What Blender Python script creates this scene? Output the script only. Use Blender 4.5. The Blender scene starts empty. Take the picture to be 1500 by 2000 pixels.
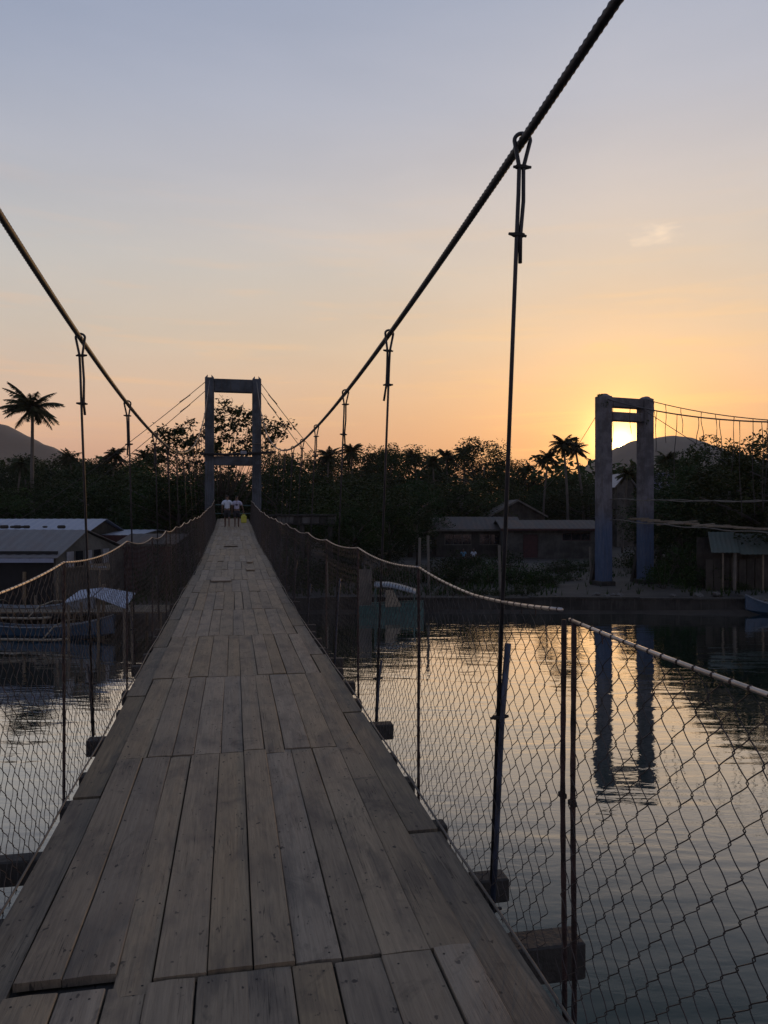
import bpy, math, random
from mathutils import Vector, Matrix, noise
R = random.Random(7)
rad = math.radians
sc = bpy.context.scene
col = sc.collection

# ------------------------------------------------------------------ camera
EYE = 5.5                                   # metres above the water
YAW = math.atan(0.2)                        # camera turned to the right of the bridge axis
SY, CY = math.sin(YAW), math.cos(YAW)
F = 1480.0
cam = bpy.data.cameras.new('camera')
cam.sensor_fit = 'VERTICAL'; cam.sensor_height = 36.0; cam.lens = F / 2000 * 36
cam.clip_start = 0.05; cam.clip_end = 9000
co = bpy.data.objects.new('camera', cam); col.objects.link(co)
co.location = (0, 0, EYE); co.rotation_euler = (rad(90), 0, -YAW)
sc.camera = co

# ------------------------------------------------------------------ sky and sun
SUN_AZ = YAW + math.atan(462 / F)           # from +Y towards +X
SUN_EL = rad(5.0)
SUN = Vector((math.sin(SUN_AZ) * math.cos(SUN_EL), math.cos(SUN_AZ) * math.cos(SUN_EL), math.sin(SUN_EL)))

def s2l(c): return tuple(((v / 255) / 12.92 if v / 255 < .04045 else ((v / 255 + .055) / 1.055) ** 2.4) for v in c) + (1,)

world = bpy.data.worlds.new('World'); sc.world = world; world.use_nodes = True
wt = world.node_tree; wn = wt.nodes; wl = wt.links; wn.clear()
class G:
    """tiny node helper"""
    def __init__(s, nt): s.nt = nt
    def n(s, t, **kw):
        nd = s.nt.nodes.new(t)
        for k, v in kw.items():
            if k.startswith('_'): setattr(nd, k[1:], v)
        return nd
    def link(s, a, b): s.nt.links.new(a, b)
    def math(s, op, a, b=None, c=None, clamp=False):
        nd = s.nt.nodes.new('ShaderNodeMath'); nd.operation = op; nd.use_clamp = clamp
        for i, v in enumerate((a, b, c)):
            if v is None: continue
            if isinstance(v, (int, float)): nd.inputs[i].default_value = v
            else: s.link(v, nd.inputs[i])
        return nd.outputs[0]
    def mix(s, f, a, b, blend='MIX'):
        nd = s.nt.nodes.new('ShaderNodeMix'); nd.data_type = 'RGBA'; nd.blend_type = blend; nd.clamp_result = False
        for i, v in ((0, f), (6, a), (7, b)):
            if isinstance(v, (int, float)): nd.inputs[i].default_value = v
            elif isinstance(v, tuple): nd.inputs[i].default_value = v
            else: s.link(v, nd.inputs[i])
        return nd.outputs[2]
    def ramp(s, f, stops, interp='LINEAR'):
        nd = s.nt.nodes.new('ShaderNodeValToRGB'); cr = nd.color_ramp; cr.interpolation = interp
        while len(cr.elements) > 1: cr.elements.remove(cr.elements[-1])
        cr.elements[0].position = stops[0][0]; cr.elements[0].color = stops[0][1]
        for p, c in stops[1:]:
            e = cr.elements.new(p); e.color = c
        s.link(f, nd.inputs[0]); return nd.outputs[0]
    def noise(s, vec, scale, detail=3, rough=.5, dist=0):
        nd = s.nt.nodes.new('ShaderNodeTexNoise'); nd.inputs['Scale'].default_value = scale
        nd.inputs['Detail'].default_value = detail; nd.inputs['Roughness'].default_value = rough
        nd.inputs['Distortion'].default_value = dist
        if vec is not None: s.link(vec, nd.inputs['Vector'])
        return nd.outputs['Fac']
    def mapping(s, vec, scale=(1, 1, 1), rot=(0, 0, 0), loc=(0, 0, 0)):
        nd = s.nt.nodes.new('ShaderNodeMapping'); nd.inputs['Scale'].default_value = scale
        nd.inputs['Rotation'].default_value = rot; nd.inputs['Location'].default_value = loc
        s.link(vec, nd.inputs['Vector']); return nd.outputs[0]

g = G(wt)
tc = wn.new('ShaderNodeTexCoord'); gen = tc.outputs['Generated']
sep = wn.new('ShaderNodeSeparateXYZ'); wl.new(gen, sep.inputs[0])
el = g.math('MULTIPLY', g.math('ARCSINE', sep.outputs[2]), 180 / math.pi)           # elevation, degrees
elf = g.math('DIVIDE', g.math('MAXIMUM', el, 0.0), 90.0)
def E(d): return d / 90.0
# side of the sky near the sun's azimuth, and the side well away from it
warm = g.ramp(elf, [(E(0), s2l((222, 148, 100))), (E(4), s2l((230, 164, 108))), (E(8), s2l((229, 181, 134))), (E(12), s2l((221, 191, 157))), (E(17), s2l((210, 195, 177))),
                    (E(22), s2l((203, 195, 190))), (E(28), s2l((183, 185, 195))), (E(36), s2l((160, 169, 189))), (E(55), s2l((134, 148, 178))), (E(90), s2l((112, 130, 166)))])
cool = g.ramp(elf, [(E(0), s2l((216, 162, 142))), (E(4), s2l((221, 180, 160))), (E(8), s2l((214, 190, 174))), (E(13), s2l((201, 194, 186))), (E(18), s2l((183, 186, 190))),
                    (E(24), s2l((162, 170, 187))), (E(30), s2l((142, 154, 179))), (E(38), s2l((126, 141, 172))), (E(55), s2l((120, 135, 168))), (E(90), s2l((108, 126, 162)))])
dot = wn.new('ShaderNodeVectorMath'); dot.operation = 'DOT_PRODUCT'
nrm = wn.new('ShaderNodeVectorMath'); nrm.operation = 'NORMALIZE'; wl.new(gen, nrm.inputs[0])
wl.new(nrm.outputs[0], dot.inputs[0]); dot.inputs[1].default_value = SUN
ang = g.math('MULTIPLY', g.math('ARCCOSINE', g.math('MINIMUM', dot.outputs['Value'], 1.0)), 180 / math.pi)
# horizontal closeness to the sun
haz = wn.new('ShaderNodeVectorMath'); haz.operation = 'DOT_PRODUCT'
flat = wn.new('ShaderNodeVectorMath'); flat.operation = 'MULTIPLY'; flat.inputs[1].default_value = (1, 1, 0)
wl.new(gen, flat.inputs[0])
nf = wn.new('ShaderNodeVectorMath'); nf.operation = 'NORMALIZE'; wl.new(flat.outputs[0], nf.inputs[0])
wl.new(nf.outputs[0], haz.inputs[0]); haz.inputs[1].default_value = Vector((SUN.x, SUN.y, 0)).normalized()
az = g.math('MULTIPLY', g.math('ARCCOSINE', g.math('MINIMUM', haz.outputs['Value'], 1.0)), 180 / math.pi)
cf = g.math('POWER', g.math('SUBTRACT', 1.0, g.math('DIVIDE', g.math('MINIMUM', az, 62.0), 62.0)), 1.0)
base = g.mix(cf, cool, warm)
# the sky opposite the sunset is dimmer and bluer
east = g.math('SMOOTH_MIN', 1.0, g.math('DIVIDE', g.math('MAXIMUM', g.math('SUBTRACT', az, 60.0), 0.0), 110.0), 0.2, clamp=True)
dusk = g.ramp(elf, [(E(0), s2l((128, 124, 150))), (E(10), s2l((146, 142, 166))), (E(25), s2l((128, 138, 168))), (E(90), s2l((106, 124, 162)))])
base = g.mix(g.math('MULTIPLY', east, .85), base, dusk)
# soft uneven veil and thin streaks of cloud
mp = g.mapping(gen, scale=(1.5, 1.5, 6.5), rot=(rad(5), rad(-7), 0))
veil = g.noise(mp, 1.3, 5, .55, .4)
vf = g.math('MULTIPLY', g.math('SUBTRACT', veil, .5), .55)
base = g.mix(1.0, base, g.ramp(g.math('ADD', vf, .5), [(0, (.74, .76, .80, 1)), (.5, (1, 1, 1, 1)), (1, (1.25, 1.20, 1.16, 1))]), 'MULTIPLY')
mp2 = g.mapping(gen, scale=(2.5, 2.5, 34.0), rot=(rad(2), rad(-3), 0), loc=(3.1, 1.7, .4))
st = g.noise(mp2, 1.6, 4, .6, .3)
band = g.math('MULTIPLY', g.math('SUBTRACT', 1.0, g.math('DIVIDE', g.math('MINIMUM', elf, E(24)), E(24))), .65)
stf = g.math('MULTIPLY', g.math('MULTIPLY', g.math('SUBTRACT', st, .52, clamp=True), 5.0, clamp=True), band)
base = g.mix(stf, base, g.mix(cf, s2l((240, 186, 150)), s2l((255, 205, 130))))
# one small lit cloud puff above the second tower
PUFF = Vector((math.sin(YAW + math.atan(545 / F)), math.cos(YAW + math.atan(545 / F)), 0)); PE = math.atan(545 / math.hypot(F, 545))
PUFF = Vector((PUFF.x * math.cos(PE), PUFF.y * math.cos(PE), math.sin(PE)))
pd = wn.new('ShaderNodeVectorMath'); pd.operation = 'SUBTRACT'; wl.new(nrm.outputs[0], pd.inputs[0]); pd.inputs[1].default_value = PUFF
rgt = Vector((math.cos(SUN_AZ), -math.sin(SUN_AZ), 0))
d1 = wn.new('ShaderNodeVectorMath'); d1.operation = 'DOT_PRODUCT'; wl.new(pd.outputs[0], d1.inputs[0]); d1.inputs[1].default_value = rgt
spz = wn.new('ShaderNodeSeparateXYZ'); wl.new(pd.outputs[0], spz.inputs[0])
pr = g.math('SQRT', g.math('ADD', g.math('POWER', g.math('DIVIDE', d1.outputs['Value'], .042), 2.0), g.math('POWER', g.math('DIVIDE', spz.outputs[2], .010), 2.0)))
pn = g.noise(g.mapping(gen, scale=(1, 1, 3)), 26, 4, .6, .2)
pf = g.math('MULTIPLY', g.math('SUBTRACT', g.math('ADD', 1.0, g.math('MULTIPLY', g.math('SUBTRACT', pn, .5), 3.0)), pr, clamp=True), .75, clamp=True)
base = g.mix(g.math('MULTIPLY', pf, .8), base, (.98, .78, .58, 1))
# glow round the sun and its disc
def glow(a0, s): return g.math('MULTIPLY', g.math('EXPONENT', g.math('MULTIPLY', g.math('DIVIDE', ang, a0), -1.0)), s)
def addc(b, f, c): return g.mix(f, b, g.mix(1.0, b, c, 'ADD'))
base = g.mix(1.0, base, g.mix(glow(8.0, .15), (0, 0, 0, 1), (1.0, .42, .06, 1)), 'ADD')
base = g.mix(1.0, base, g.mix(glow(2.0, 1.0), (0, 0, 0, 1), (1.3, .72, .10, 1)), 'ADD')
base = g.mix(1.0, base, g.mix(glow(0.70, 1.0), (0, 0, 0, 1), (12, 7.5, 2.8, 1)), 'ADD')
disc = g.math('SUBTRACT', 1.0, g.math('MULTIPLY', g.math('SUBTRACT', ang, .27), 12.0, clamp=True), clamp=True)
base = g.mix(1.0, base, g.mix(disc, (0, 0, 0, 1), (30, 22, 12, 1)), 'ADD')
below = g.math('GREATER_THAN', 0.0, el)
base = g.mix(below, base, s2l((120, 96, 74)))
nish = wn.new('ShaderNodeTexSky'); nish.sky_type = 'NISHITA'; nish.sun_disc = False
nish.sun_elevation = SUN_EL; nish.sun_rotation = SUN_AZ; nish.air_density = 1.5; nish.dust_density = 3.0
SKY = 1.04
bg1 = wn.new('ShaderNodeBackground'); wl.new(base, bg1.inputs[0]); bg1.inputs[1].default_value = SKY
bg2 = wn.new('ShaderNodeBackground'); wl.new(nish.outputs[0], bg2.inputs[0]); bg2.inputs[1].default_value = 0.010
ads = wn.new('ShaderNodeAddShader'); wl.new(bg1.outputs[0], ads.inputs[0]); wl.new(bg2.outputs[0], ads.inputs[1])
wo = wn.new('ShaderNodeOutputWorld'); wl.new(ads.outputs[0], wo.inputs[0])

sl = bpy.data.lights.new('sun', 'SUN'); sl.energy = .8; sl.angle = rad(.5); sl.color = (1, .56, .24)
so = bpy.data.objects.new('sun', sl); col.objects.link(so)
so.rotation_euler = SUN.to_track_quat('Z', 'Y').to_euler()

vs = sc.view_settings; vs.view_transform = 'Standard'; vs.look = 'None'; vs.exposure = 0; vs.gamma = 1; vs.use_curve_mapping = False
sc.cycles.max_bounces = 6; sc.cycles.diffuse_bounces = 2; sc.cycles.glossy_bounces = 3
sc.cycles.transmission_bounces = 3; sc.cycles.volume_bounces = 0; sc.cycles.transparent_max_bounces = 6
sc.cycles.sample_clamp_indirect = 4

# ------------------------------------------------------------------ materials
MATS = {}
def mat(name, build):
    if name in MATS: return MATS[name]
    m = bpy.data.materials.new(name); m.use_nodes = True
    nt = m.node_tree; b = nt.nodes['Principled BSDF']; gg = G(nt)
    t = nt.nodes.new('ShaderNodeTexCoord')
    build(gg, b, t, nt); MATS[name] = m; return m

def simple(name, c, rough=.7, metal=0.0, var=.25, scale=3.0, c2=None, bump=0.0, bscale=40, obj_var=0.0, spec=.5):
    def bld(gg, b, t, nt):
        n1 = gg.noise(t.outputs['Object'], scale, 5, .6)
        cc = tuple(c) + (1,); d = tuple(c2) + (1,) if c2 else tuple(max(0, v * (1 - var * 1.6)) for v in c) + (1,)
        f = gg.ramp(n1, [(.36, (0, 0, 0, 1)), (.64, (1, 1, 1, 1))])
        out = gg.mix(f, d, cc)
        if obj_var:
            oi = nt.nodes.new('ShaderNodeObjectInfo')
            v = gg.math('ADD', 1 - obj_var / 2, gg.math('MULTIPLY', oi.outputs['Random'], obj_var))
            hsv = nt.nodes.new('ShaderNodeHueSaturation'); gg.link(v, hsv.inputs['Value']); gg.link(out, hsv.inputs['Color']); out = hsv.outputs[0]
        gg.link(out, b.inputs['Base Color']); b.inputs['Roughness'].default_value = rough; b.inputs['Metallic'].default_value = metal
        b.inputs['Specular IOR Level'].default_value = spec
        if bump:
            bn = nt.nodes.new('ShaderNodeBump'); bn.inputs['Strength'].default_value = bump; bn.inputs['Distance'].default_value = .02
            gg.link(gg.noise(t.outputs['Object'], bscale, 4, .6), bn.inputs['Height']); gg.link(bn.outputs[0], b.inputs['Normal'])
    return mat(name, bld)

def leafmat(name, c, var=.5, trans=.12):
    def bld(gg, b, t, nt):
        oi = nt.nodes.new('ShaderNodeObjectInfo')
        n1 = gg.noise(t.outputs['Object'], .9, 3, .6); n2 = gg.noise(t.outputs['Object'], 7.0, 2, .6)
        f = gg.math('ADD', gg.math('MULTIPLY', n1, .6), gg.math('MULTIPLY', n2, .4))
        dark = tuple(v * .3 for v in c) + (1,); lite = (c[0] * .95, c[1] * .85, c[2] * .7, 1)
        out = gg.mix(gg.ramp(f, [(.38, (0, 0, 0, 1)), (.62, (1, 1, 1, 1))]), dark, lite)
        hsv = nt.nodes.new('ShaderNodeHueSaturation')
        gg.link(gg.math('ADD', .7, gg.math('MULTIPLY', oi.outputs['Random'], .6)), hsv.inputs['Value'])
        gg.link(gg.math('ADD', .47, gg.math('MULTIPLY', oi.outputs['Random'], .05)), hsv.inputs['Hue'])
        gg.link(out, hsv.inputs['Color'])
        gg.link(hsv.outputs[0], b.inputs['Base Color']); b.inputs['Roughness'].default_value = .65
        b.inputs['Specular IOR Level'].default_value = .12
        tr = nt.nodes.new('ShaderNodeBsdfTranslucent'); gg.link(hsv.outputs[0], tr.inputs[0])
        mx = nt.nodes.new('ShaderNodeMixShader'); mx.inputs[0].default_value = trans
        gg.link(b.outputs[0], mx.inputs[1]); gg.link(tr.outputs[0], mx.inputs[2])
        gg.link(mx.outputs[0], nt.nodes['Material Output'].inputs[0])
    return mat(name, bld)

def wood_build(dark):
    def bld(gg, b, t, nt):
        oi = nt.nodes.new('ShaderNodeObjectInfo')
        geo = nt.nodes.new('ShaderNodeNewGeometry')
        ofs = nt.nodes.new('ShaderNodeVectorMath'); ofs.operation = 'ADD'
        cmb = nt.nodes.new('ShaderNodeCombineXYZ'); gg.link(gg.math('MULTIPLY', oi.outputs['Random'], 91.0), cmb.inputs[0]); gg.link(gg.math('MULTIPLY', oi.outputs['Random'], 57.0), cmb.inputs[1])
        gg.link(t.outputs['Object'], ofs.inputs[0]); gg.link(cmb.outputs[0], ofs.inputs[1])
        o = ofs.outputs[0]
        grain = gg.noise(gg.mapping(o, scale=(34, 1.3, 10)), 2.2, 6, .62, .7)
        fine = gg.noise(gg.mapping(o, scale=(150, 5, 40)), 1.4, 3, .7)
        stain = gg.noise(gg.mapping(o, scale=(5, 1.6, 3)), 1.1, 5, .62, .4)
        world_st = gg.noise(geo.outputs['Position'], 1.6, 4, .6)
        spots = gg.noise(gg.mapping(o, scale=(9, 5, 3)), 3.4, 2, .5)
        a, bb = ((.235, .190, .137, 1), (.145, .117, .086, 1)) if not dark else ((.190, .155, .112, 1), (.085, .070, .052, 1))
        c = gg.mix(gg.ramp(grain, [(.30, (0, 0, 0, 1)), (.7, (1, 1, 1, 1))]), bb, a)
        c = gg.mix(gg.math('MULTIPLY', gg.ramp(stain, [(.47, (0, 0, 0, 1)), (.70, (1, 1, 1, 1))]), .7), c, (.050, .045, .042, 1))
        c = gg.mix(gg.math('MULTIPLY', gg.ramp(fine, [(.56, (0, 0, 0, 1)), (.72, (1, 1, 1, 1))]), .45), c, (.045, .037, .031, 1))
        c = gg.mix(gg.ramp(spots, [(.67, (0, 0, 0, 1)), (.715, (1, 1, 1, 1))]), c, (.035, .029, .025, 1))
        c = gg.mix(gg.math('MULTIPLY', gg.ramp(world_st, [(.45, (0, 0, 0, 1)), (.7, (1, 1, 1, 1))]), .30), c, (.25, .208, .155, 1) if not dark else (.13, .11, .08, 1))
        crk = gg.noise(gg.mapping(o, scale=(26, .55, 4)), 2.0, 3, .5, .25)
        cm = gg.math('MULTIPLY', gg.ramp(crk, [(.487, (0, 0, 0, 1)), (.5, (1, 1, 1, 1)), (.513, (0, 0, 0, 1))]), gg.ramp(gg.noise(gg.mapping(o, scale=(8, 1.5, 2)), 1.0, 2), [(.55, (0, 0, 0, 1)), (.62, (1, 1, 1, 1))]))
        c = gg.mix(cm, c, (.016, .013, .011, 1))
        blot = gg.noise(gg.mapping(geo.outputs['Position'], scale=(1, .6, 1)), 4.5, 5, .7, 1.0)
        c = gg.mix(gg.math('MULTIPLY', gg.ramp(blot, [(.58, (0, 0, 0, 1)), (.70, (1, 1, 1, 1))]), .6), c, (.045, .040, .034, 1))
        hsv = nt.nodes.new('ShaderNodeHueSaturation')
        gg.link(gg.math('ADD', .85, gg.math('MULTIPLY', oi.outputs['Random'], .30)), hsv.inputs['Value'])
        sat = gg.math('ADD', .95, gg.math('MULTIPLY', gg.math('FRACT', gg.math('MULTIPLY', oi.outputs['Random'], 7.3)), .35))
        gg.link(sat, hsv.inputs['Saturation']); gg.link(c, hsv.inputs['Color'])
        gg.link(hsv.outputs[0], b.inputs['Base Color']); b.inputs['Roughness'].default_value = .78; b.inputs['Specular IOR Level'].default_value = .3
        bn = nt.nodes.new('ShaderNodeBump'); bn.inputs['Strength'].default_value = .55; bn.inputs['Distance'].default_value = .004
        gg.link(gg.math('ADD', grain, gg.math('MULTIPLY', fine, .6)), bn.inputs['Height']); gg.link(bn.outputs[0], b.inputs['Normal'])
    return bld
M_plank = mat('weathered_plank', wood_build(False))
M_edge = mat('dark_wood', wood_build(True))
M_beam = simple('beam_wood', (.034, .030, .025), .85, 0, .4, 6, bump=.4, bscale=30)
M_cable = simple('cable_steel', (.030, .026, .028), .55, .3, .4, 9, bump=.2, bscale=60)
M_hanger = simple('hanger_steel', (.028, .026, .030), .5, .4, .4, 9)
M_hpipe = simple('blue_hanger_steel', (.035, .045, .075), .5, .3, .4, 9)
M_rust = simple('rust_rebar', (.045, .022, .019), .8, .2, .5, 14, bump=.5, bscale=90)
M_rail = simple('galvanised_rail', (.40, .36, .33), .33, .75, .25, 12)
M_wrap = simple('rust_tie_wire', (.045, .024, .018), .7, .3, .4, 20)
M_wire = simple('mesh_wire', (.038, .030, .028), .75, .1, .45, 6)
M_clip = simple('cable_clip', (.022, .018, .016), .7, .3, .4, 20)

def concrete(name, c, streak=(.06, .055, .05), paint=None, lo=0):
    def bld(gg, b, t, nt):
        o = t.outputs['Object']
        n1 = gg.noise(o, .9, 6, .65); n2 = gg.noise(gg.mapping(o, scale=(5, 5, .5)), 1.6, 4, .6, .3); n3 = gg.noise(o, 22, 3, .6)
        cc = gg.mix(gg.ramp(n1, [(.42, (0, 0, 0, 1)), (.58, (1, 1, 1, 1))]), tuple(v * .5 for v in c) + (1,), tuple(c) + (1,))
        if paint:
            sp = nt.nodes.new('ShaderNodeSeparateXYZ'); gg.link(o, sp.inputs[0])
            f = gg.math('MULTIPLY', gg.math('SUBTRACT', gg.math('ADD', lo, gg.math('MULTIPLY', n1, 2.5)), sp.outputs[2]), .55, clamp=True)
            cc = gg.mix(gg.math('MULTIPLY', f, gg.ramp(n2, [(.35, (.55, .55, .55, 1)), (.6, (1, 1, 1, 1))])), cc, tuple(paint) + (1,))
        cc = gg.mix(gg.math('MULTIPLY', gg.ramp(n2, [(.5, (0, 0, 0, 1)), (.7, (1, 1, 1, 1))]), .7), cc, tuple(streak) + (1,))
        cc = gg.mix(gg.math('MULTIPLY', gg.ramp(n3, [(.55, (0, 0, 0, 1)), (.7, (1, 1, 1, 1))]), .35), cc, tuple(v * .5 for v in c) + (1,))
        gg.link(cc, b.inputs['Base Color']); b.inputs['Roughness'].default_value = .85; b.inputs['Specular IOR Level'].default_value = .25
        bn = nt.nodes.new('ShaderNodeBump'); bn.inputs['Strength'].default_value = .5; bn.inputs['Distance'].default_value = .03
        gg.link(gg.math('ADD', n1, n3), bn.inputs['Height']); gg.link(bn.outputs[0], b.inputs['Normal'])
    return mat(name, bld)
M_tower = concrete('tower_paint', (.068, .080, .095))
M_tower2 = concrete('old_tower_paint', (.13, .126, .14), paint=(.034, .068, .135), lo=4.6)
M_wallc = concrete('seawall_concrete', (.032, .031, .028))
M_ramp = concrete('pale_concrete', (.090, .090, .088))
M_house = concrete('house_wall', (.080, .076, .068))
M_yellow = concrete('yellow_wall', (.11, .105, .055))
M_darkwall = concrete('dark_board_wall', (.045, .040, .034))

def tin(name, c, rust=(.10, .05, .03), rf=.5, rough=.5):
    def bld(gg, b, t, nt):
        o = t.outputs['Object']
        n1 = gg.noise(gg.mapping(o, scale=(1, .25, 1)), .9, 6, .65)
        n2 = gg.noise(o, 6, 4, .6)
        cc = gg.mix(gg.math('MULTIPLY', gg.ramp(n1, [(.46, (0, 0, 0, 1)), (.68, (1, 1, 1, 1))]), rf), tuple(c) + (1,), tuple(rust) + (1,))
        cc = gg.mix(gg.math('MULTIPLY', gg.ramp(n2, [(.5, (0, 0, 0, 1)), (.7, (1, 1, 1, 1))]), .3), cc, tuple(v * .5 for v in c) + (1,))
        gg.link(cc, b.inputs['Base Color']); b.inputs['Roughness'].default_value = rough; b.inputs['Metallic'].default_value = .15
    return mat(name, bld)
M_tinblue = tin('bluish_tin', (.18, .21, .28), rf=.2)
M_tingrey = tin('grey_tin', (.115, .112, .112), rf=.35, rough=.65)
M_tinwhite = tin('white_tin', (.24, .27, .33), rf=.1)
M_tindark = tin('rusty_tin', (.045, .040, .038), rf=.6, rough=.8)
M_tingreen = tin('green_tin', (.055, .075, .065), rf=.3, rough=.65)
M_tinpurple = tin('violet_tin', (.15, .14, .24), rf=.2)
M_red = simple('dark_red_paint', (.05, .012, .012), .7)
M_black = simple('dark_interior', (.008, .008, .009), .9)
M_trim = simple('faded_trim', (.11, .10, .085), .8)
M_trunk = simple('bark', (.060, .050, .042), .9, 0, .4, 5, bump=.5, bscale=12)
M_palmtrunk = simple('palm_bark', (.10, .088, .076), .9, 0, .4, 5, bump=.5, bscale=12)
M_leafA = leafmat('leaf_dark', (.020, .050, .012))
M_leafB = leafmat('leaf_olive', (.030, .056, .012))
M_leafC = leafmat('leaf_big', (.028, .060, .016))
M_palm = leafmat('palm_leaf', (.030, .042, .014))
M_shrub = leafmat('shrub_leaf', (.022, .050, .012))
M_soil = simple('bank_soil', (.040, .035, .029), .95, 0, .35, .6, bump=.6, bscale=3)
M_hill = simple('hill_forest', (.045, .042, .030), .95, 0, .5, .008, bump=0)
M_skin = simple('skin', (.10, .055, .038), .6)
M_shirt = simple('white_shirt', (.42, .47, .55), .85, 0, .12, 6)
M_print = simple('shirt_print', (.05, .04, .07), .85)
M_shorts = simple('dark_shorts', (.012, .013, .018), .9)
M_hair = simple('black_hair', (.008, .007, .007), .6)
M_can = simple('yellow_plastic', (.34, .33, .03), .45, 0, .1, 6)
M_whiteb = simple('white_boat_paint', (.15, .17, .19), .45, 0, .2, 6)
M_blueb = simple('blue_boat_paint', (.015, .045, .085), .4, 0, .2, 6)
M_teal = simple('teal_paint', (.03, .085, .08), .5, 0, .3, 6)
M_bamboo = simple('bamboo', (.20, .17, .12), .6, 0, .3, 8)
M_glass = simple('dark_glass', (.012, .014, .018), .1, 0, .1)
M_lamp = simple('lamp_housing', (.20, .21, .24), .5)
M_stone = simple('shore_stone', (.10, .096, .09), .9, 0, .4, 3, bump=.5, bscale=8)

def water_build(gg, b, t, nt):
    geo = nt.nodes.new('ShaderNodeNewGeometry'); pos = geo.outputs['Position']
    rot = gg.mapping(pos, rot=(0, 0, YAW))
    w1 = gg.noise(gg.mapping(rot, scale=(.55, 1.7, 1)), .55, 2, .5, .6)      # slow swell
    w2 = gg.noise(gg.mapping(rot, scale=(.8, 2.2, 1), loc=(4, 9, 0)), 1.9, 3, .5, .5)
    w3 = gg.noise(gg.mapping(rot, scale=(.9, 1.8, 1), loc=(1, 3, 0)), 7.0, 2, .5)
    patch = gg.ramp(gg.noise(rot, .07, 3, .5, .8), [(.38, (.35, .35, .35, 1)), (.62, (1, 1, 1, 1))])
    h = gg.math('ADD', gg.math('MULTIPLY', w1, .018), gg.math('MULTIPLY', gg.math('MULTIPLY', w2, .0058), patch))
    h = gg.math('ADD', h, gg.math('MULTIPLY', gg.math('MULTIPLY', w3, .0010), patch))
    bn = nt.nodes.new('ShaderNodeBump'); bn.inputs['Strength'].default_value = 1.0; bn.inputs['Distance'].default_value = 1.0
    gg.link(h, bn.inputs['Height']); gg.link(bn.outputs[0], b.inputs['Normal'])
    b.inputs['Base Color'].default_value = (.010, .027, .024, 1); b.inputs['Roughness'].default_value = .6; b.inputs['Specular IOR Level'].default_value = 0
    fr = nt.nodes.new('ShaderNodeFresnel'); fr.inputs['IOR'].default_value = 1.333; gg.link(bn.outputs[0], fr.inputs['Normal'])
    f = gg.ramp(fr.outputs[0], [(0, (.02,) * 3 + (1,)), (.05, (.040,) * 3 + (1,)), (.08, (.13,) * 3 + (1,)), (.14, (.41,) * 3 + (1,)), (.22, (.66,) * 3 + (1,)), (.36, (.88,) * 3 + (1,)), (1, (1, 1, 1, 1))])
    gl = nt.nodes.new('ShaderNodeBsdfGlossy'); gl.inputs['Roughness'].default_value = .015; gl.inputs['Color'].default_value = (1, 1, 1, 1); gg.link(bn.outputs[0], gl.inputs['Normal'])
    mx = nt.nodes.new('ShaderNodeMixShader'); gg.link(f, mx.inputs[0]); gg.link(b.outputs[0], mx.inputs[1]); gg.link(gl.outputs[0], mx.inputs[2])
    gg.link(mx.outputs[0], nt.nodes['Material Output'].inputs[0])
M_water = mat('harbour_water', water_build)

# ------------------------------------------------------------------ object helpers
def tag(o, label=None, cat=None, group=None, kind=None):
    if label: o['label'] = label
    if cat: o['category'] = cat
    if group: o['group'] = group
    if kind: o['kind'] = kind
    return o
def empty(name, loc=(0, 0, 0), rz=0.0, label=None, cat=None, group=None):
    o = bpy.data.objects.new(name, None); col.objects.link(o); o.location = loc; o.rotation_euler = (0, 0, rz)
    o.empty_display_size = .1
    return tag(o, label, cat, group)
def link(name, me, parent=None, loc=None, rz=None):
    o = bpy.data.objects.new(name, me); col.objects.link(o)
    if parent: o.parent = parent
    if loc is not None: o.location = loc
    if rz is not None: o.rotation_euler = (0, 0, rz)
    return o

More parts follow.
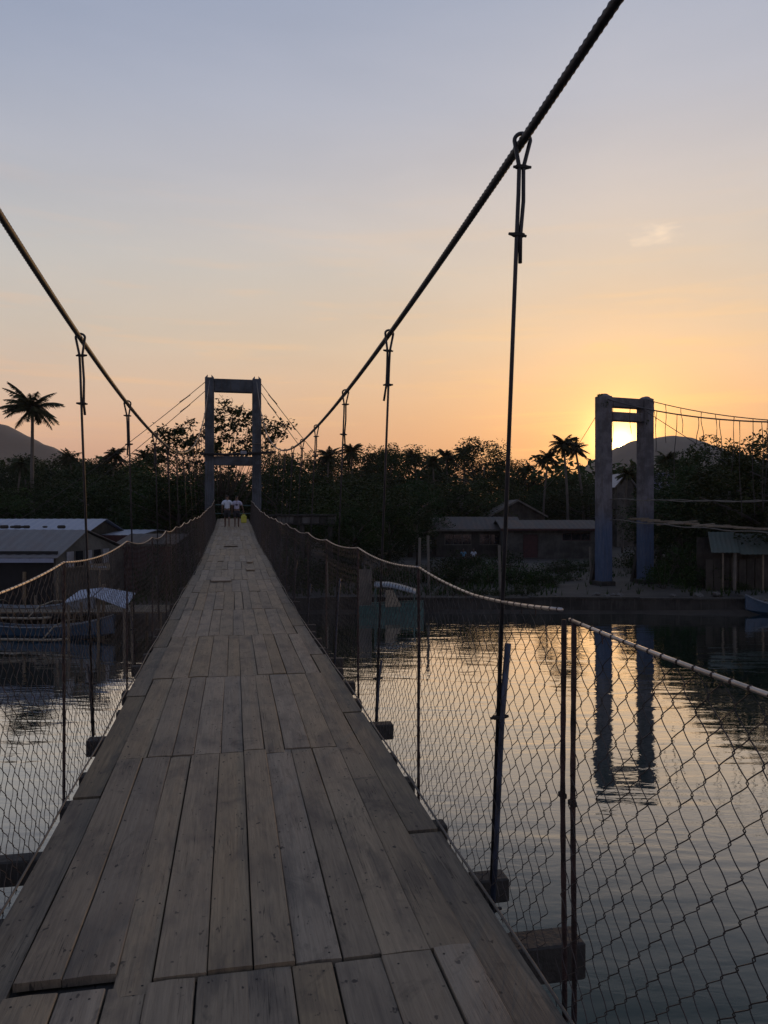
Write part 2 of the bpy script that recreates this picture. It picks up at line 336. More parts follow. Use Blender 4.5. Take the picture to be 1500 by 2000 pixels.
class MB:
    def __init__(s): s.v = []; s.f = []; s.mi = []; s.cur = 0
    def add(s, vs, fs):
        k = len(s.v); s.v += [tuple(p) for p in vs]; s.f += [tuple(i + k for i in f) for f in fs]; s.mi += [s.cur] * len(fs)
    def box(s, c, d, rz=0.0, rx=0.0, ry=0.0):
        m = Matrix.Translation(c) @ Matrix.Rotation(rz, 4, 'Z') @ Matrix.Rotation(rx, 4, 'X') @ Matrix.Rotation(ry, 4, 'Y')
        x, y, z = d[0] / 2, d[1] / 2, d[2] / 2
        vs = [m @ Vector((a, b, e)) for a in (-x, x) for b in (-y, y) for e in (-z, z)]
        s.add(vs, [(0, 1, 3, 2), (4, 6, 7, 5), (0, 4, 5, 1), (2, 3, 7, 6), (0, 2, 6, 4), (1, 5, 7, 3)])
    def bbox(s, c, d, bv, rz=0.0):
        """box with chamfered edges"""
        x, y, z = d[0] / 2, d[1] / 2, d[2] / 2; m = Matrix.Translation(c) @ Matrix.Rotation(rz, 4, 'Z')
        vs = []; 
        for zz, ins in ((-z, bv), (-z + bv, 0), (z - bv, 0), (z, bv)):
            X, Y = x - ins, y - ins; c2 = bv * .6
            vs += [m @ Vector(p) for p in ((-X + c2, -Y, zz), (X - c2, -Y, zz), (X, -Y + c2, zz), (X, Y - c2, zz), (X - c2, Y, zz), (-X + c2, Y, zz), (-X, Y - c2, zz), (-X, -Y + c2, zz))]
        fs = [tuple(range(7, -1, -1)), tuple(range(24, 32))]
        for k in range(3):
            for i in range(8): fs.append((k * 8 + i, k * 8 + (i + 1) % 8, (k + 1) * 8 + (i + 1) % 8, (k + 1) * 8 + i))
        s.add(vs, fs)
    def tube(s, pts, r, n=6, caps=True):
        pts = [Vector(p) for p in pts]; rs = r if isinstance(r, (list, tuple)) else [r] * len(pts)
        vs = []; up = None
        for i, p in enumerate(pts):
            d = (pts[min(i + 1, len(pts) - 1)] - pts[max(i - 1, 0)])
            d = d.normalized() if d.length > 1e-9 else Vector((0, 0, 1))
            if up is None:
                a = Vector((0, 0, 1)) if abs(d.z) < .9 else Vector((1, 0, 0))
                up = (a - d * a.dot(d)).normalized()
            else:
                up = up - d * up.dot(d)
                up = up.normalized() if up.length > 1e-6 else d.orthogonal().normalized()
            sd = d.cross(up)
            for k in range(n):
                an = 2 * math.pi * k / n
                vs.append(p + (up * math.cos(an) + sd * math.sin(an)) * rs[i])
        fs = []
        for i in range(len(pts) - 1):
            for k in range(n):
                a, b = i * n + k, i * n + (k + 1) % n
                fs.append((a, b, b + n, a + n))
        if caps and n > 2:
            fs.append(tuple(range(n - 1, -1, -1))); fs.append(tuple(range((len(pts) - 1) * n, len(pts) * n)))
        s.add(vs, fs)
    def prism(s, poly, a, b, flip=False):
        """poly = list of 3D points at side a; extruded by vector b-a"""
        n = len(poly); off = Vector(b) - Vector(a)
        vs = [Vector(p) for p in poly] + [Vector(p) + off for p in poly]
        s.add(vs, [tuple(range(n - 1, -1, -1)), tuple(range(n, 2 * n))] + [(i, (i + 1) % n, (i + 1) % n + n, i + n) for i in range(n)])
    def mesh(s, name, *mats, smooth=False):
        me = bpy.data.meshes.new(name); me.from_pydata(s.v, [], s.f)
        for m in mats: me.materials.append(m)
        if len(mats) > 1: me.polygons.foreach_set('material_index', s.mi)
        if smooth: me.polygons.foreach_set('use_smooth', [True] * len(me.polygons))
        me.update(); return me
    def build(s, name, m, parent=None, smooth=False, loc=None, rz=None):
        return link(name, s.mesh(name, *(m if isinstance(m, (list, tuple)) else (m,)), smooth=smooth), parent, loc, rz)

def W(xc, zc, z=0.0):
    """point given as metres right of / ahead of the viewpoint, height above the water"""
    return Vector((xc * CY + zc * SY, -xc * SY + zc * CY, z))
def P(px, py, zc): return W((px - 750) / F * zc, zc, EYE - (py - 1000) / F * zc)
def XW(px, zc): return (px - 750) / F * zc
def ZH(py, zc): return EYE - (py - 1000) / F * zc

# landmark wording for labels
LM = [(66, 'the tall solitary palm'), (165, 'the first left hanger'), (255, 'the second left hanger'), (305, 'the third left hanger'), (400, 'the left post of the near tower'), (450, 'the near tower opening'), (500, 'the right post of the near tower'),
      (618, 'the fourth right hanger'), (672, 'the third right hanger'), (755, 'the second right hanger'), (870, 'the middle of the treeline'), (945, 'the big rounded tree'), (990, 'the nearest right hanger'), (1060, 'the three sunset palms'), (1168, 'the left leg of the old tower'), (1260, 'the right leg of the old tower'), (1380, 'the ragged tall tree'), (1480, 'the right edge of the photo')]
USED = set()
def where(px, stem_):
    c = sorted(LM, key=lambda l: abs(l[0] - px))
    for (x, nm) in c[:4]:
        d = px - x
        rel = ('straight below ' if 'shrub' in stem_ else 'directly behind ') if abs(d) < 9 else (('just left of ' if d > -38 else 'further left of ') if d < 0 else ('just right of ' if d < 38 else 'further right of '))
        lb = stem_ + ', ' + rel + nm
        if lb not in USED: USED.add(lb); return lb
    lb = stem_ + ', between ' + c[0][1].replace('the ', '', 1) + ' and ' + c[1][1].replace('the ', '', 1); USED.add(lb); return lb

# ------------------------------------------------------------------ setting: water, ground, hills
GZ = .76
mb = MB(); mb.add([(-4000, -60, 0), (4000, -60, 0), (4000, 6000, 0), (-4000, 6000, 0)], [(0, 1, 2, 3)])
tag(mb.build('water', M_water), 'calm dark teal harbour water reflecting the sunset sky', kind='structure')
# far bank: shoreline polyline in (right, ahead) metres
shore = [(-400, 60), (-60, 44), (-40, 36), (-24, 33.2), (-12, 34.5), (-9.5, 39), (-7, 41.2), (-3.5, 41.8), (0, 41.9), (8, 41.8), (14, 41.6), (19, 41.3), (30, 41.0), (60, 40), (400, 60)]
mb = MB(); n = len(shore)
rows = []
for k, (dz, hh) in enumerate(((-2.5, -1.6), (0, .20), (1.0, .55), (3.5, GZ - .05), (9, GZ), (40, GZ + .3), (120, GZ + 1.5), (700, GZ + 3), (5000, GZ + 4))):
    row = []
    for (x, z) in shore:
        hz = hh + (.12 * noise.noise(Vector((x * .3, dz, 3))) if 0 < k < 6 else 0)
        sp = 1 + max(0, dz - 40) / 200.0
        row.append(W(x * sp, z + dz, hz))
    rows.append(row)
vs = [p for r in rows for p in r]; fs = [(k * n + i, k * n + i + 1, (k + 1) * n + i + 1, (k + 1) * n + i) for k in range(len(rows) - 1) for i in range(n - 1)]
mb.add(vs, fs)
tag(mb.build('ground', M_soil, smooth=True), 'bare sandy ground of the far bank under the towers and houses', kind='structure')

def hill(name, crest, zc, depth, label):
    """crest: list of (px, py)"""
    mb = MB(); N = 150; vs = []
    xs = [c[0] for c in crest]
    def top(px):
        for (a, b), (c, d) in zip(crest, crest[1:]):
            if a <= px <= c: 
                t = (px - a) / (c - a); t = t * t * (3 - 2 * t) * .5 + t * .5
                return b + (d - b) * t
        return 1000
    M = 18
    for j in range(M):
        u = j / (M - 1)                     # 0 front foot .. 1 back foot
        hf = math.sin(math.pi * u) ** .8
        for i in range(N + 1):
            px = xs[0] + (xs[-1] - xs[0]) * i / N
            zz = zc - depth / 2 + depth * u
            h = (1000 - top(px)) / F * zc + EYE - 1
            p = W(XW(px, zc), zz, 0)
            p.z = 1 + h * hf + (noise.noise(p * .017) * 4.2 + noise.noise(p * .09) * 2.2) * (1 if h > 4 else 0) * hf
            vs.append(p)
    fs = [(j * (N + 1) + i, j * (N + 1) + i + 1, (j + 1) * (N + 1) + i + 1, (j + 1) * (N + 1) + i) for j in range(M - 1) for i in range(N)]
    mb.add(vs, fs); return tag(mb.build(name, M_hill, smooth=True), label, kind='structure')
hill('hill', [(-560, 990), (-420, 880), (-250, 812), (-120, 806), (-40, 818), (10, 829), (50, 850), (90, 870), (160, 905), (260, 960), (340, 1000)], 1650, 480, 'wooded hill rising behind the coconut palm')
hill('hill', [(1020, 1000), (1110, 950), (1170, 893), (1205, 873), (1235, 862), (1262, 858), (1300, 852), (1335, 855), (1375, 866), (1420, 890), (1500, 900), (1620, 860), (1800, 870), (2100, 990)], 1800, 520, 'low wooded hill the sun sets behind, right of the old tower')

# ------------------------------------------------------------------ footbridge
CX = 0.05
def deck_z(y):
    b = EYE - 1.6
    if y > 6: b += .00062 * (y - 6) ** 2
    return b + .012 * math.sin(y * .9 + 1)
def sway(y): return CX + .02 * math.sin(y * .35)
bridge = empty('suspension_footbridge', (0, 0, 0), 0, 'long narrow plank footbridge hung from cables, leading to the blue-grey tower', 'footbridge')

# deck planks
starts = [-4.84, -2.24, .22, 2.70, 5.17, 7.48, 10.0, 12.5, 14.9, 17.4, 19.9, 22.3, 24.8, 27.3, 29.7, 32.2, 34.6, 37.1, 39.6, 42.0, 44.5, 47.0, 49.4]
NP = 10
nplank = 0; nails = MB()
HW = .80
for r, (y0, y1) in enumerate(zip(starts, starts[1:])):
    ws = [R.uniform(.8, 1.2) for _ in range(NP)]; tot = sum(ws); x = -HW
    tilt = R.uniform(-.004, .004)
    for k in range(NP):
        w = ws[k] / tot * 2 * HW
        xa, xb = x, x + w; x = xb
        ya = y0 + R.uniform(-.006, .006) - (R.random() < .05) * R.uniform(.03, .08)
        yb = y1 - R.uniform(.012, .022)
        if R.random() < .06: ya += .05
        gp0, gp1 = R.uniform(.001, .0035), R.uniform(.001, .0035)
        if R.random() < .14: gp1 += R.uniform(.003, .009)
        lift = R.uniform(-.003, .005) + (.0 if R.random() > .1 else .008)
        NY = 4; t = .030
        vs = []
        px0, px1 = R.uniform(-.003, .003), R.uniform(-.003, .003)
        bow = R.uniform(-.004, .005); cup = R.uniform(.0, .002)
        for j in range(NY + 1):
            u = j / NY; yy = ya + (yb - ya) * u
            zz = deck_z(yy) + lift + bow * math.sin(math.pi * u) + (.006 if j == 0 and R.random() < .25 else 0)
            xo = px0 * (1 - u) + px1 * u + .0015 * math.sin(u * 5 + k)
            a, b = xa + gp0 + xo * (j not in (0,)), xb - gp1 + xo
            c = .0035
            for (qx, qz) in ((a, -t), (a, -c), (a + c, 0 - cup), ((a + b) / 2, cup), (b - c, 0 - cup), (b, -c), (b, -t)):
                vs.append((qx, yy - (ya + yb) / 2, zz + qz - deck_z((ya + yb) / 2)))
        fs = []
        for j in range(NY):
            for i in range(7):
                a, b = j * 7 + i, j * 7 + (i + 1) % 7
                fs.append((a, b, b + 7, a + 7))
        fs.append(tuple(range(6, -1, -1))); fs.append(tuple(range(NY * 7, NY * 7 + 7)))
        fs = [f[::-1] for f in fs]
        mb = MB(); mb.add(vs, fs)
        ym = (ya + yb) / 2
        o = mb.build('plank', M_plank, bridge, loc=(sway(ym), ym, deck_z(ym)))
        nplank += 1
        if y0 < 14:
            for yn in (ya + .05, yb - .05, ya + .62, ya + 1.24, ya + 1.86):
                for xn in (xa + w * .25, xa + w * .75):
                    if R.random() < .45:
                        q = Vector((sway(ym) + xn + R.uniform(-.01, .01), yn + R.uniform(-.015, .015), deck_z(yn) + lift + bow * math.sin(math.pi * (yn - ya) / (yb - ya)) + .0012))
                        rr = .0042; m6 = 6
                        nails.add([q + Vector((rr * math.cos(a * math.pi / 3), rr * math.sin(a * math.pi / 3), 0)) for a in range(6)] +
                                  [q + Vector((rr * math.cos(a * math.pi / 3), rr * math.sin(a * math.pi / 3), -.004)) for a in range(6)],
                                  [tuple(range(6))] + [((a + 1) % 6, a, a + 6, (a + 1) % 6 + 6) for a in range(6)])
tag(nails.build('nail', M_clip, bridge), kind='stuff')
# loose patch boards lying over the joints further along
for (y, x, w, l, rz) in ((17.3, -.30, .42, .9, .02), (19.6, .38, .20, .55, .05), (22.0, .42, .16, 1.0, -.05), (28.5, -.1, .5, .5, 0)):
    mb = MB(); mb.bbox((0, 0, .018), (w, l, .028), .004); o = mb.build('patch_board', M_plank, bridge, loc=(sway(y) + x, y, deck_z(y) + .010), rz=rz)
# dark edge boards, each side
for sgn in (-1, 1):
    y = -4.6 if sgn < 0 else -3.4
    while y < 49:
        L = R.uniform(2.2, 2.6)
        if sgn < 0 and -1 < y < 1: y = -.2; L = 2.52
        ym = y + L / 2; wd = R.uniform(.15, .17)
        vs = []; NY = 4; t = .03
        for j in range(NY + 1):
            u = j / NY; yy = y + .02 + (L - .04) * u; zz = deck_z(yy) - .012 - deck_z(ym)
            a, b = (HW + .006, HW + wd + .006) if sgn > 0 else (-HW - wd - .006, -HW - .006)
            wob = .004 * math.sin(u * 7 + y)
            for (qx, qz) in ((a, -t), (a, 0), (b + wob, 0), (b + wob, -t)): vs.append((qx, yy - ym, zz + qz))
        fs = [(j * 4 + i, j * 4 + 4 + i, j * 4 + 4 + (i + 1) % 4, j * 4 + (i + 1) % 4) for j in range(NY) for i in range(4)] + [(0, 1, 2, 3), (NY * 4 + 3, NY * 4 + 2, NY * 4 + 1, NY * 4)]
        mb = MB(); mb.add(vs, fs); mb.build('edge_board', M_edge, bridge, loc=(sway(ym), ym, deck_z(ym)))
        y += L
# crossbeams
hang_y = [.6, 3.11, 5.96, 8.36, 11.34, 13.8, 16.2, 18.8, 21.4, 24.0, 26.6, 29.2, 31.8, 34.4, 37.0, 39.6, 42.2, 44.8]
beam_y = [2.79, 3.32, 3.95, 4.62, 5.1, 5.86, 6.6, 7.3, 7.95, 8.5, 9.2, 9.9]
y = -4
while y < 2.3: beam_y.append(y); y += .64
y = 10.5
while y < 48: beam_y.append(y); y += .65
for y in sorted(beam_y):
    near_h = min(abs(y - h) for h in hang_y) < .25
    lx = -1.08 - (.06 if near_h else R.uniform(-.05, .03)) + .03; rx = 1.05 + (.12 if near_h else R.uniform(-.04, .06))
    bh = R.uniform(.10, .13); bw = R.uniform(.09, .12)
    if y < 3: lx = -1.0
    if y == 2.79: rx, bh, bw = 1.275, .145, .13
    if abs(y - 3.95) < .01: lx = -1.20
    mb = MB(); mb.bbox(((lx + rx) / 2, 0, -bh / 2), (rx - lx, bw, bh), .007)
    mb.build('crossbeam', M_beam, bridge, loc=(sway(y), y, deck_z(y) - .062), rz=R.uniform(-.012, .012))
# wide boards added under the planks to block light through the gaps
for k in range(5):
    ys = [i * .5 - 4 for i in range(107)]; w_ = .352; xc = -.708 + k * .354
    vs = []
    for yy in ys:
        x = sway(yy) + xc; z = deck_z(yy) - .0335
        vs += [(x - w_ / 2, yy, z), (x + w_ / 2, yy, z), (x + w_ / 2, yy, z - .011), (x - w_ / 2, yy, z - .011)]
    mb = MB(); mb.add(vs, [(j * 4 + i, j * 4 + 4 + i, j * 4 + 4 + (i + 1) % 4, j * 4 + (i + 1) % 4) for j in range(len(ys) - 1) for i in range(4)]); mb.build('light_block_board', M_beam, bridge)
# two deck ropes under the crossbeams
for sgn in (-1, 1):
    mb = MB(); mb.tube([(sway(y) + sgn * .98, y, deck_z(y) - .19) for y in [k * 1.0 - 5 for k in range(54)]], .02, 6)
    mb.build('deck_cable', M_cable, bridge, smooth=True)
    # thin rod along the deck edge that the mesh is tied to
    mb = MB(); mb.tube([(sway(y) + sgn * (.982 + .006 * math.sin(y * 3)), y, deck_z(y) - .004 + .006 * math.sin(y * 2.1)) for y in [k * .5 - 4 for k in range(104)]], .006, 5)
    mb.build('edge_rod', M_trim, bridge, smooth=True)

def cable_x(y, s):
    if s > 0: return 1.235 + .0064 * max(0, y - 12)
    return -1.13 - .0070 * max(0, y - 12)
def cable_z(y, s):
    if s > 0: return EYE + 1.27 + (.0043 if y < 12 else .00539) * (y - 12) ** 2
    return EYE + 1.14 + (.0060 if y < 11.5 else .00534) * (y - 11.5) ** 2
TY = 47.6
for s in (-1, 1):
    pts = []; y = -9.0
    while y < TY: pts.append(Vector((cable_x(y, s), y, cable_z(y, s)))); y += .006 if y < 8.5 and y > 1.2 else .05 if y < 14 else .4
    pts.append(Vector((cable_x(TY, s), TY, cable_z(TY, s) - .02)))
    # laid strands: lobed section twisting along the rope
    mb = MB(); vs = []; NN = 12; arc = 0
    for i, p in enumerate(pts):
        d = (pts[min(i + 1, len(pts) - 1)] - pts[max(i - 1, 0)]).normalized()
        if i: arc += (p - pts[i - 1]).length
        up = Vector((0, 0, 1)); up = (up - d * up.dot(d)).normalized(); sd = d.cross(up)
        for k in range(NN):
            an = 2 * math.pi * k / NN
            rr = .0185 * (1 + .09 * math.cos(6 * (an) - arc * 2 * math.pi / .036))
            vs.append(p + (up * math.cos(an) + sd * math.sin(an)) * rr)
    mb.add(vs, [(i * NN + k, i * NN + (k + 1) % NN, (i + 1) * NN + (k + 1) % NN, (i + 1) * NN + k) for i in range(len(pts) - 1) for k in range(NN)])
    mb.build('main_cable', M_cable, bridge, smooth=True)

# hangers: rod looped over the main cable, doubled back and clipped
def clip(mb, c, sx, big=1.0):
    mb.bbox(c, (.052 * big, .022 * big, .018 * big), .004 * big)
    mb.tube([c + Vector((sx * .018, 0, 0)), c + Vector((sx * .045 * big, 0, .003))], [.011 * big, .006 * big], 6)
    mb.tube([c + Vector((-sx * .018, 0, 0)), c + Vector((-sx * .036 * big, 0, -.003))], [.008 * big, .006 * big], 6)
for s in (-1, 1):
    for i, y in enumerate(hang_y):
        if y < 1: continue
        if s < 0: y += .35 if i > 2 else .12
        cx, cz = cable_x(y, s), cable_z(y, s)
        yb = y + R.uniform(-.03, .03)
        bx, bz = sway(y) + s * ((1.025 if i == 1 else 1.055) if s > 0 else 1.10), deck_z(y) - .10
        top = Vector((cx, y, cz)); bot = Vector((bx, yb, bz))
        ax = (bot - top).normalized(); L = (bot - top).length
        r = .0092 if i < 8 else .0075
        nseg = 8 if y < 14 else 6
        flip = R.choice((-1, 1)); tail = R.uniform(.52, .66)
        c1, c2 = .12 + R.uniform(-.01, .02), R.uniform(.40, .50)
        ddir = Vector((0, 1, 0))
        mb = MB()
        # loop round the cable (in the plane of x and the rod)
        loop = []
        for k in range(13):
            a = math.pi * (k / 12)
            loop.append(top + Vector((.034 * math.cos(a) * flip, .012 * (k / 12 - .5), .030 * math.sin(a) + .004)))
        side = Vector((.010 * flip, 0, 0))
        down = [top + ax * c1 - side, top + ax * (c1 + .12) - side * .8, top + ax * c2 - side * .8, bot]
        back = [top + ax * c1 + side, top + ax * ((c1 + c2) / 2) + side * 1.2 + Vector((.004, 0, 0)), top + ax * c2 + side * .9, top + ax * tail + side * R.uniform(1.2, 2.6)]
        mb.tube(list(reversed(back)) + loop + down, r, nseg)
        hg = mb.build('hanger', M_hanger, bridge, smooth=True)
        m2 = MB(); clip(m2, top + ax * c1, flip); m2.build('clip', M_clip, hg)
        m2 = MB(); clip(m2, top + ax * c2, -flip); m2.build('clip', M_clip, hg)
        # lower doubled end under the crossbeam
        h = 1.14 if (s > 0 and i == 1) else R.uniform(.5, 1.0)
        m2 = MB(); side = Vector((s * .016, -.004, 0))
        r2 = .0145 if (s > 0 and i == 1) else .010
        m2.tube([bot - ax * h + side * 1.0 + Vector((s * .012, 0, 0)), bot - ax * (h * .7) + side * .8, bot - ax * .2 + side * .6, bot + ax * .06 + side * .3], r2, 8)
        m2.build('lower_end', M_hpipe if s > 0 else M_hanger, hg, smooth=True)
        m2 = MB(); clip(m2, bot - ax * h * .72, s, 1.0); m2.build('clip', M_clip, hg)
        if s > 0 and i == 1:
            m2 = MB(); clip(m2, bot + ax * .01, s, 1.1); m2.build('clip', M_clip, hg)

# handrails, posts and chain-link mesh
posts = {1: [-.3, 2.44, 4.62, 6.9, 9.2, 11.4, 13.7, 16.0, 18.3, 20.6, 23, 25.3, 27.6, 30, 32.4, 34.8, 37.2, 39.6, 42, 44.4, 46.9],
         -1: [-1.0, 1.9, 5.02, 8.0, 10.6, 12.9, 15.1, 17.4, 19.7, 22, 24.3, 26.6, 29, 31.4, 33.8, 36.2, 38.6, 41, 43.4, 46.9]}
rail_h = {}
def rail_z(y, s):
    ps = posts[s]
    for a, b in zip(ps, ps[1:]):
        if a <= y <= b:
            t = (y - a) / (b - a); sg = .035 * 4 * t * (1 - t) * (1.5 if s < 0 else 1.1)
            ha = rail_h.setdefault((s, a), R.uniform(-.03, .03)); hb = rail_h.setdefault((s, b), R.uniform(-.03, .03))
            return deck_z(y) + 1.275 + (ha * (1 - t) + hb * t) - sg
    return deck_z(y) + 1.27
rail_h[(1, -.3)] = -.04; rail_h[(1, 2.44)] = -.045; rail_h[(1, 4.62)] = -.01
rail_h[(-1, 5.02)] = .02
def fence_x(y, s): return sway(y) + s * (1.075 if s > 0 else 1.10)
rails = {1: [(-.35, 2.435), (2.50, 4.62), (4.62, 9.2), (9.2, 20.6), (20.6, 46.9)], -1: [(-1.0, 5.02), (5.02, 12.9), (12.9, 46.9)]}
for s in (-1, 1):
    fence = empty('chain_link_fence', (0, 0, 0), 0,
                  'rusty chain-link railing on the right edge of the plank deck, over the bright water' if s > 0 else 'rusty chain-link railing on the left edge of the plank deck, its top rail lit gold', 'fence', 'chain-link railings of the footbridge')
    for (a, b) in rails[s]:
        st = .12 if b < 14 else .3
        ys = [a + (b - a) * k / max(2, int((b - a) / st)) for k in range(max(2, int((b - a) / st)) + 1)]
        off = .0 if s < 0 or a != 2.50 else .03
        rp = [Vector((fence_x(y, s), y, rail_z(y, s) + off * max(0, 1 - (y - a)))) for y in ys]
        mb = MB(); mb.tube(rp, .0068, 8)
        rl = mb.build('top_rail', M_rail, fence, smooth=True)
        mw = MB(); arc = 0; nxt = .03
        for p, q in zip(rp, rp[1:]):
            seg = (q - p).length
            while nxt < arc + seg:
                c = p + (q - p) * ((nxt - arc) / seg); d = (q - p).normalized()
                if c.y < 16:
                    mw.tube([c - d * .0022 + Vector((0, 0, -.002)), c + d * .0022 + Vector((0, .003, .002))], .0082, 6)
                    if R.random() < .25: mw.tube([c, c + Vector((0, R.uniform(-.01, .01), -.035))], .0022, 4)
                nxt += .072 + R.uniform(-.008, .008)
            arc += seg
        if mw.v: tag(mw.build('tie_wire', M_wrap, rl), kind='stuff')
    for y in posts[s]:
        ys_ = (y,) if not (s > 0 and y == 2.44) else (2.405, 2.485)
        for yy in ys_:
            mb = MB(); x = fence_x(yy, s); zt = rail_z(min(yy, 46.8), s) - .004; zb = deck_z(yy) - .30
            lean = R.uniform(-.02, .02); n_ = 22; pts = []; rs = []
            for k in range(n_ + 1):
                u = k / n_; pts.append((x + lean * math.sin(u * 3) * .3, yy + lean * (1 - u) + (.010 * math.sin(u * 9 + yy)) * .4, zb + (zt - zb) * u)); rs.append(.0088 + (.0016 if k % 2 else 0))
            mb.tube(pts, rs, 7); po = mb.build('post', M_rust, fence, smooth=True)
            if yy in (2.485, 2.405):
                m2 = MB(); m2.bbox((x, yy + .01, zt - .62), (.02, .035, .022), .004); m2.build('wire_knot', M_clip, po)
    # mesh, one panel per bay
    for a, b in zip(posts[s], posts[s][1:]):
        if b < .4: continue
        mb = MB(); near = a < 9; mid = a < 20
        PV = .103 if s > 0 else .110; PH = .050 if s > 0 else .053; A = PH * .585
        y = max(a, .2) + PH / 2; kk = 0
        if s > 0 and a == 2.44: y = 2.50 + PH / 2
        lim = b - (.035 if (s > 0 and b == 2.44) else 0)
        while y < lim:
            zt = rail_z(y, s) - .004; zb = deck_z(y) - .05
            nh = int((zt - zb) / (PV / 2)) + 1
            sub = (6 if a < 6 else 4) if near else 2 if mid else 1
            pts = []
            for i in range(nh * sub + 1):
                t = i / sub; z = zt - t * PV / 2
                if z < zb: break
                v = math.asin(.975 * math.sin(math.pi * t + math.pi / 2)) / math.asin(.975) if near else (math.cos(math.pi * t))
                oy = A * v * (1 if kk % 2 else -1); ox = .0035 * math.sin(math.pi * t) - s * ((.085 if s > 0 else .11) * ((zt - z) / (zt - zb)) ** 1.6)
                wv = Vector((y, z, s * 5))
                oy += .009 * noise.noise(wv * 1.6) + .003 * noise.noise(wv * 9)
                ox += .014 * noise.noise(wv * 1.1 + Vector((9, 0, 0))) + .004 * noise.noise(wv * 7)
                z += .010 * noise.noise(wv * 2.0 + Vector((3, 7, 1))) * min(1, t)
                pts.append((fence_x(y, s) + ox, y + oy, z))
            mb.tube(pts, (.0016 if s > 0 else .0018) if mid else .0015, 4 if near else 3, caps=False)
            y += PH; kk += 1
        mb.build('wire_mesh', M_wire, fence, smooth=True)

# ------------------------------------------------------------------ near tower (48 m away)
def tower(name, base, rz, w, d, gap, h, zb, mtl, bars, label, split_caps=True):
    t = empty(name, (base[0], base[1], 0), rz, label, 'bridge tower')
    for s in (-1, 1):
        mb = MB(); c = s * (gap / 2 + w / 2)
        mb.bbox((c, 0, (zb + h) / 2), (w, d, h - zb), .035)
        p = mb.build('post', mtl, t)
        if split_caps:
            for q in (-1, 1):
                m2 = MB(); m2.add([(c + q * w * .5 - q * .16, -d * .35, h - .01), (c + q * w * .5, -d * .35, h - .01), (c + q * w * .5, d * .35, h - .01), (c + q * w * .5 - q * .16, d * .35, h - .01), (c + q * w * .20, -d * .1, h + .20), (c + q * w * .20, d * .1, h + .20)],
                                [(0, 1, 4), (2, 3, 5), (1, 2, 5, 4), (3, 0, 4, 5), (3, 2, 1, 0)])
                m2.build('saddle_horn', mtl, p)
        else:
            m2 = MB(); e = .15
            m2.add([(c - w * .42, -d * .4, h - .01), (c + w * .42, -d * .4, h - .01), (c + w * .42, d * .4, h - .01), (c - w * .42, d * .4, h - .01), (c - .1, -d * .25, h + e), (c + .1, -d * .25, h + e), (c + .1, d * .25, h + e), (c - .1, d * .25, h + e)],
                   [(0, 1, 5, 4), (1, 2, 6, 5), (2, 3, 7, 6), (3, 0, 4, 7), (4, 5, 6, 7), (3, 2, 1, 0)])
            m2.build('saddle', mtl, p)
        m2 = MB(); m2.bbox((c, 0, GZ + .05), (w + .3, d + .3, .5), .05); m2.build('footing', M_wallc, p)
    for (z0, z1, dd) in bars:
        mb = MB(); mb.bbox((0, 0, (z0 + z1) / 2), (gap - .004, d * dd, z1 - z0), .03); mb.build('crossbar', mtl, t)
    return t
T1 = (CX - .0, 48.0)
t1 = tower('bridge_tower', T1, 0, .55, .60, 2.32, 13.78, -.5, M_tower, [(12.92, 13.72, .8), (8.38, 8.95, .7), (3.9, 4.5, .8)],
           'blue-grey concrete portal tower straddling the plank deck, dark trees behind it')
mb = MB(); mb.tube([(-1.95, -.42, 9.05), (-.5, -.42, 9.02), (1.0, -.42, 9.12), (2.6, -.44, 9.22)], .085, 8); pp = mb.build('pipe', M_black, t1, smooth=True)
mb = MB(); mb.bbox((.62, -.56, 9.16), (.36, .16, .2), .02); mb.build('floodlight', M_lamp, pp)
mb = MB(); mb.tube([(1.15, -.33, 9.72), (1.72, -.33, 9.74)], .03, 6); mb.build('strap', M_trim, t1)
mb = MB(); mb.tube([(-1.1, .5, 5.95), (1.1, .5, 5.9)], .035, 6); mb.tube([(-1.1, .5, 5.4), (1.1, .5, 5.4)], .03, 6); mb.build('gate_rail', M_teal, t1)
for zz, xx in ((10.9, -1.72), (7.1, 1.75)):
    mb = MB(); mb.bbox((xx, -.2, zz), (.10, .12, .12), .02); mb.build('bracket', M_tower, t1)
# guy wires
for s, ends in ((-1, (P(-40, 1062, 60), P(-20, 1085, 62))), (1, (P(760, 1040, 62), P(748, 1060, 60)))):
    for k, e in enumerate(ends):
        a = Vector((T1[0] + s * 1.72, 48.0, 13.5 - k * .55))
        pts = [a + (e - a) * (i / 14) - Vector((0, 0, .5 * 4 * (i / 14) * (1 - i / 14))) for i in range(15)]
        mb = MB(); mb.tube(pts, .022, 5); o = mb.build('guy_wire', M_cable, smooth=True)
        where_ = ('left' if s < 0 else 'right')
        tag(o, ('upper' if k == 0 else 'lower') + ' of two guy wires slanting ' + where_ + ' from the top of the near tower', 'wire', 'guy wires of the tower')
        m2 = MB(); c = a + (e - a) * .07 - Vector((0, 0, .13)); dd = (e - a).normalized()
        m2.tube([c - dd * .5, c + dd * .5], [.03, .045], 6); m2.build('turnbuckle', M_clip, o)

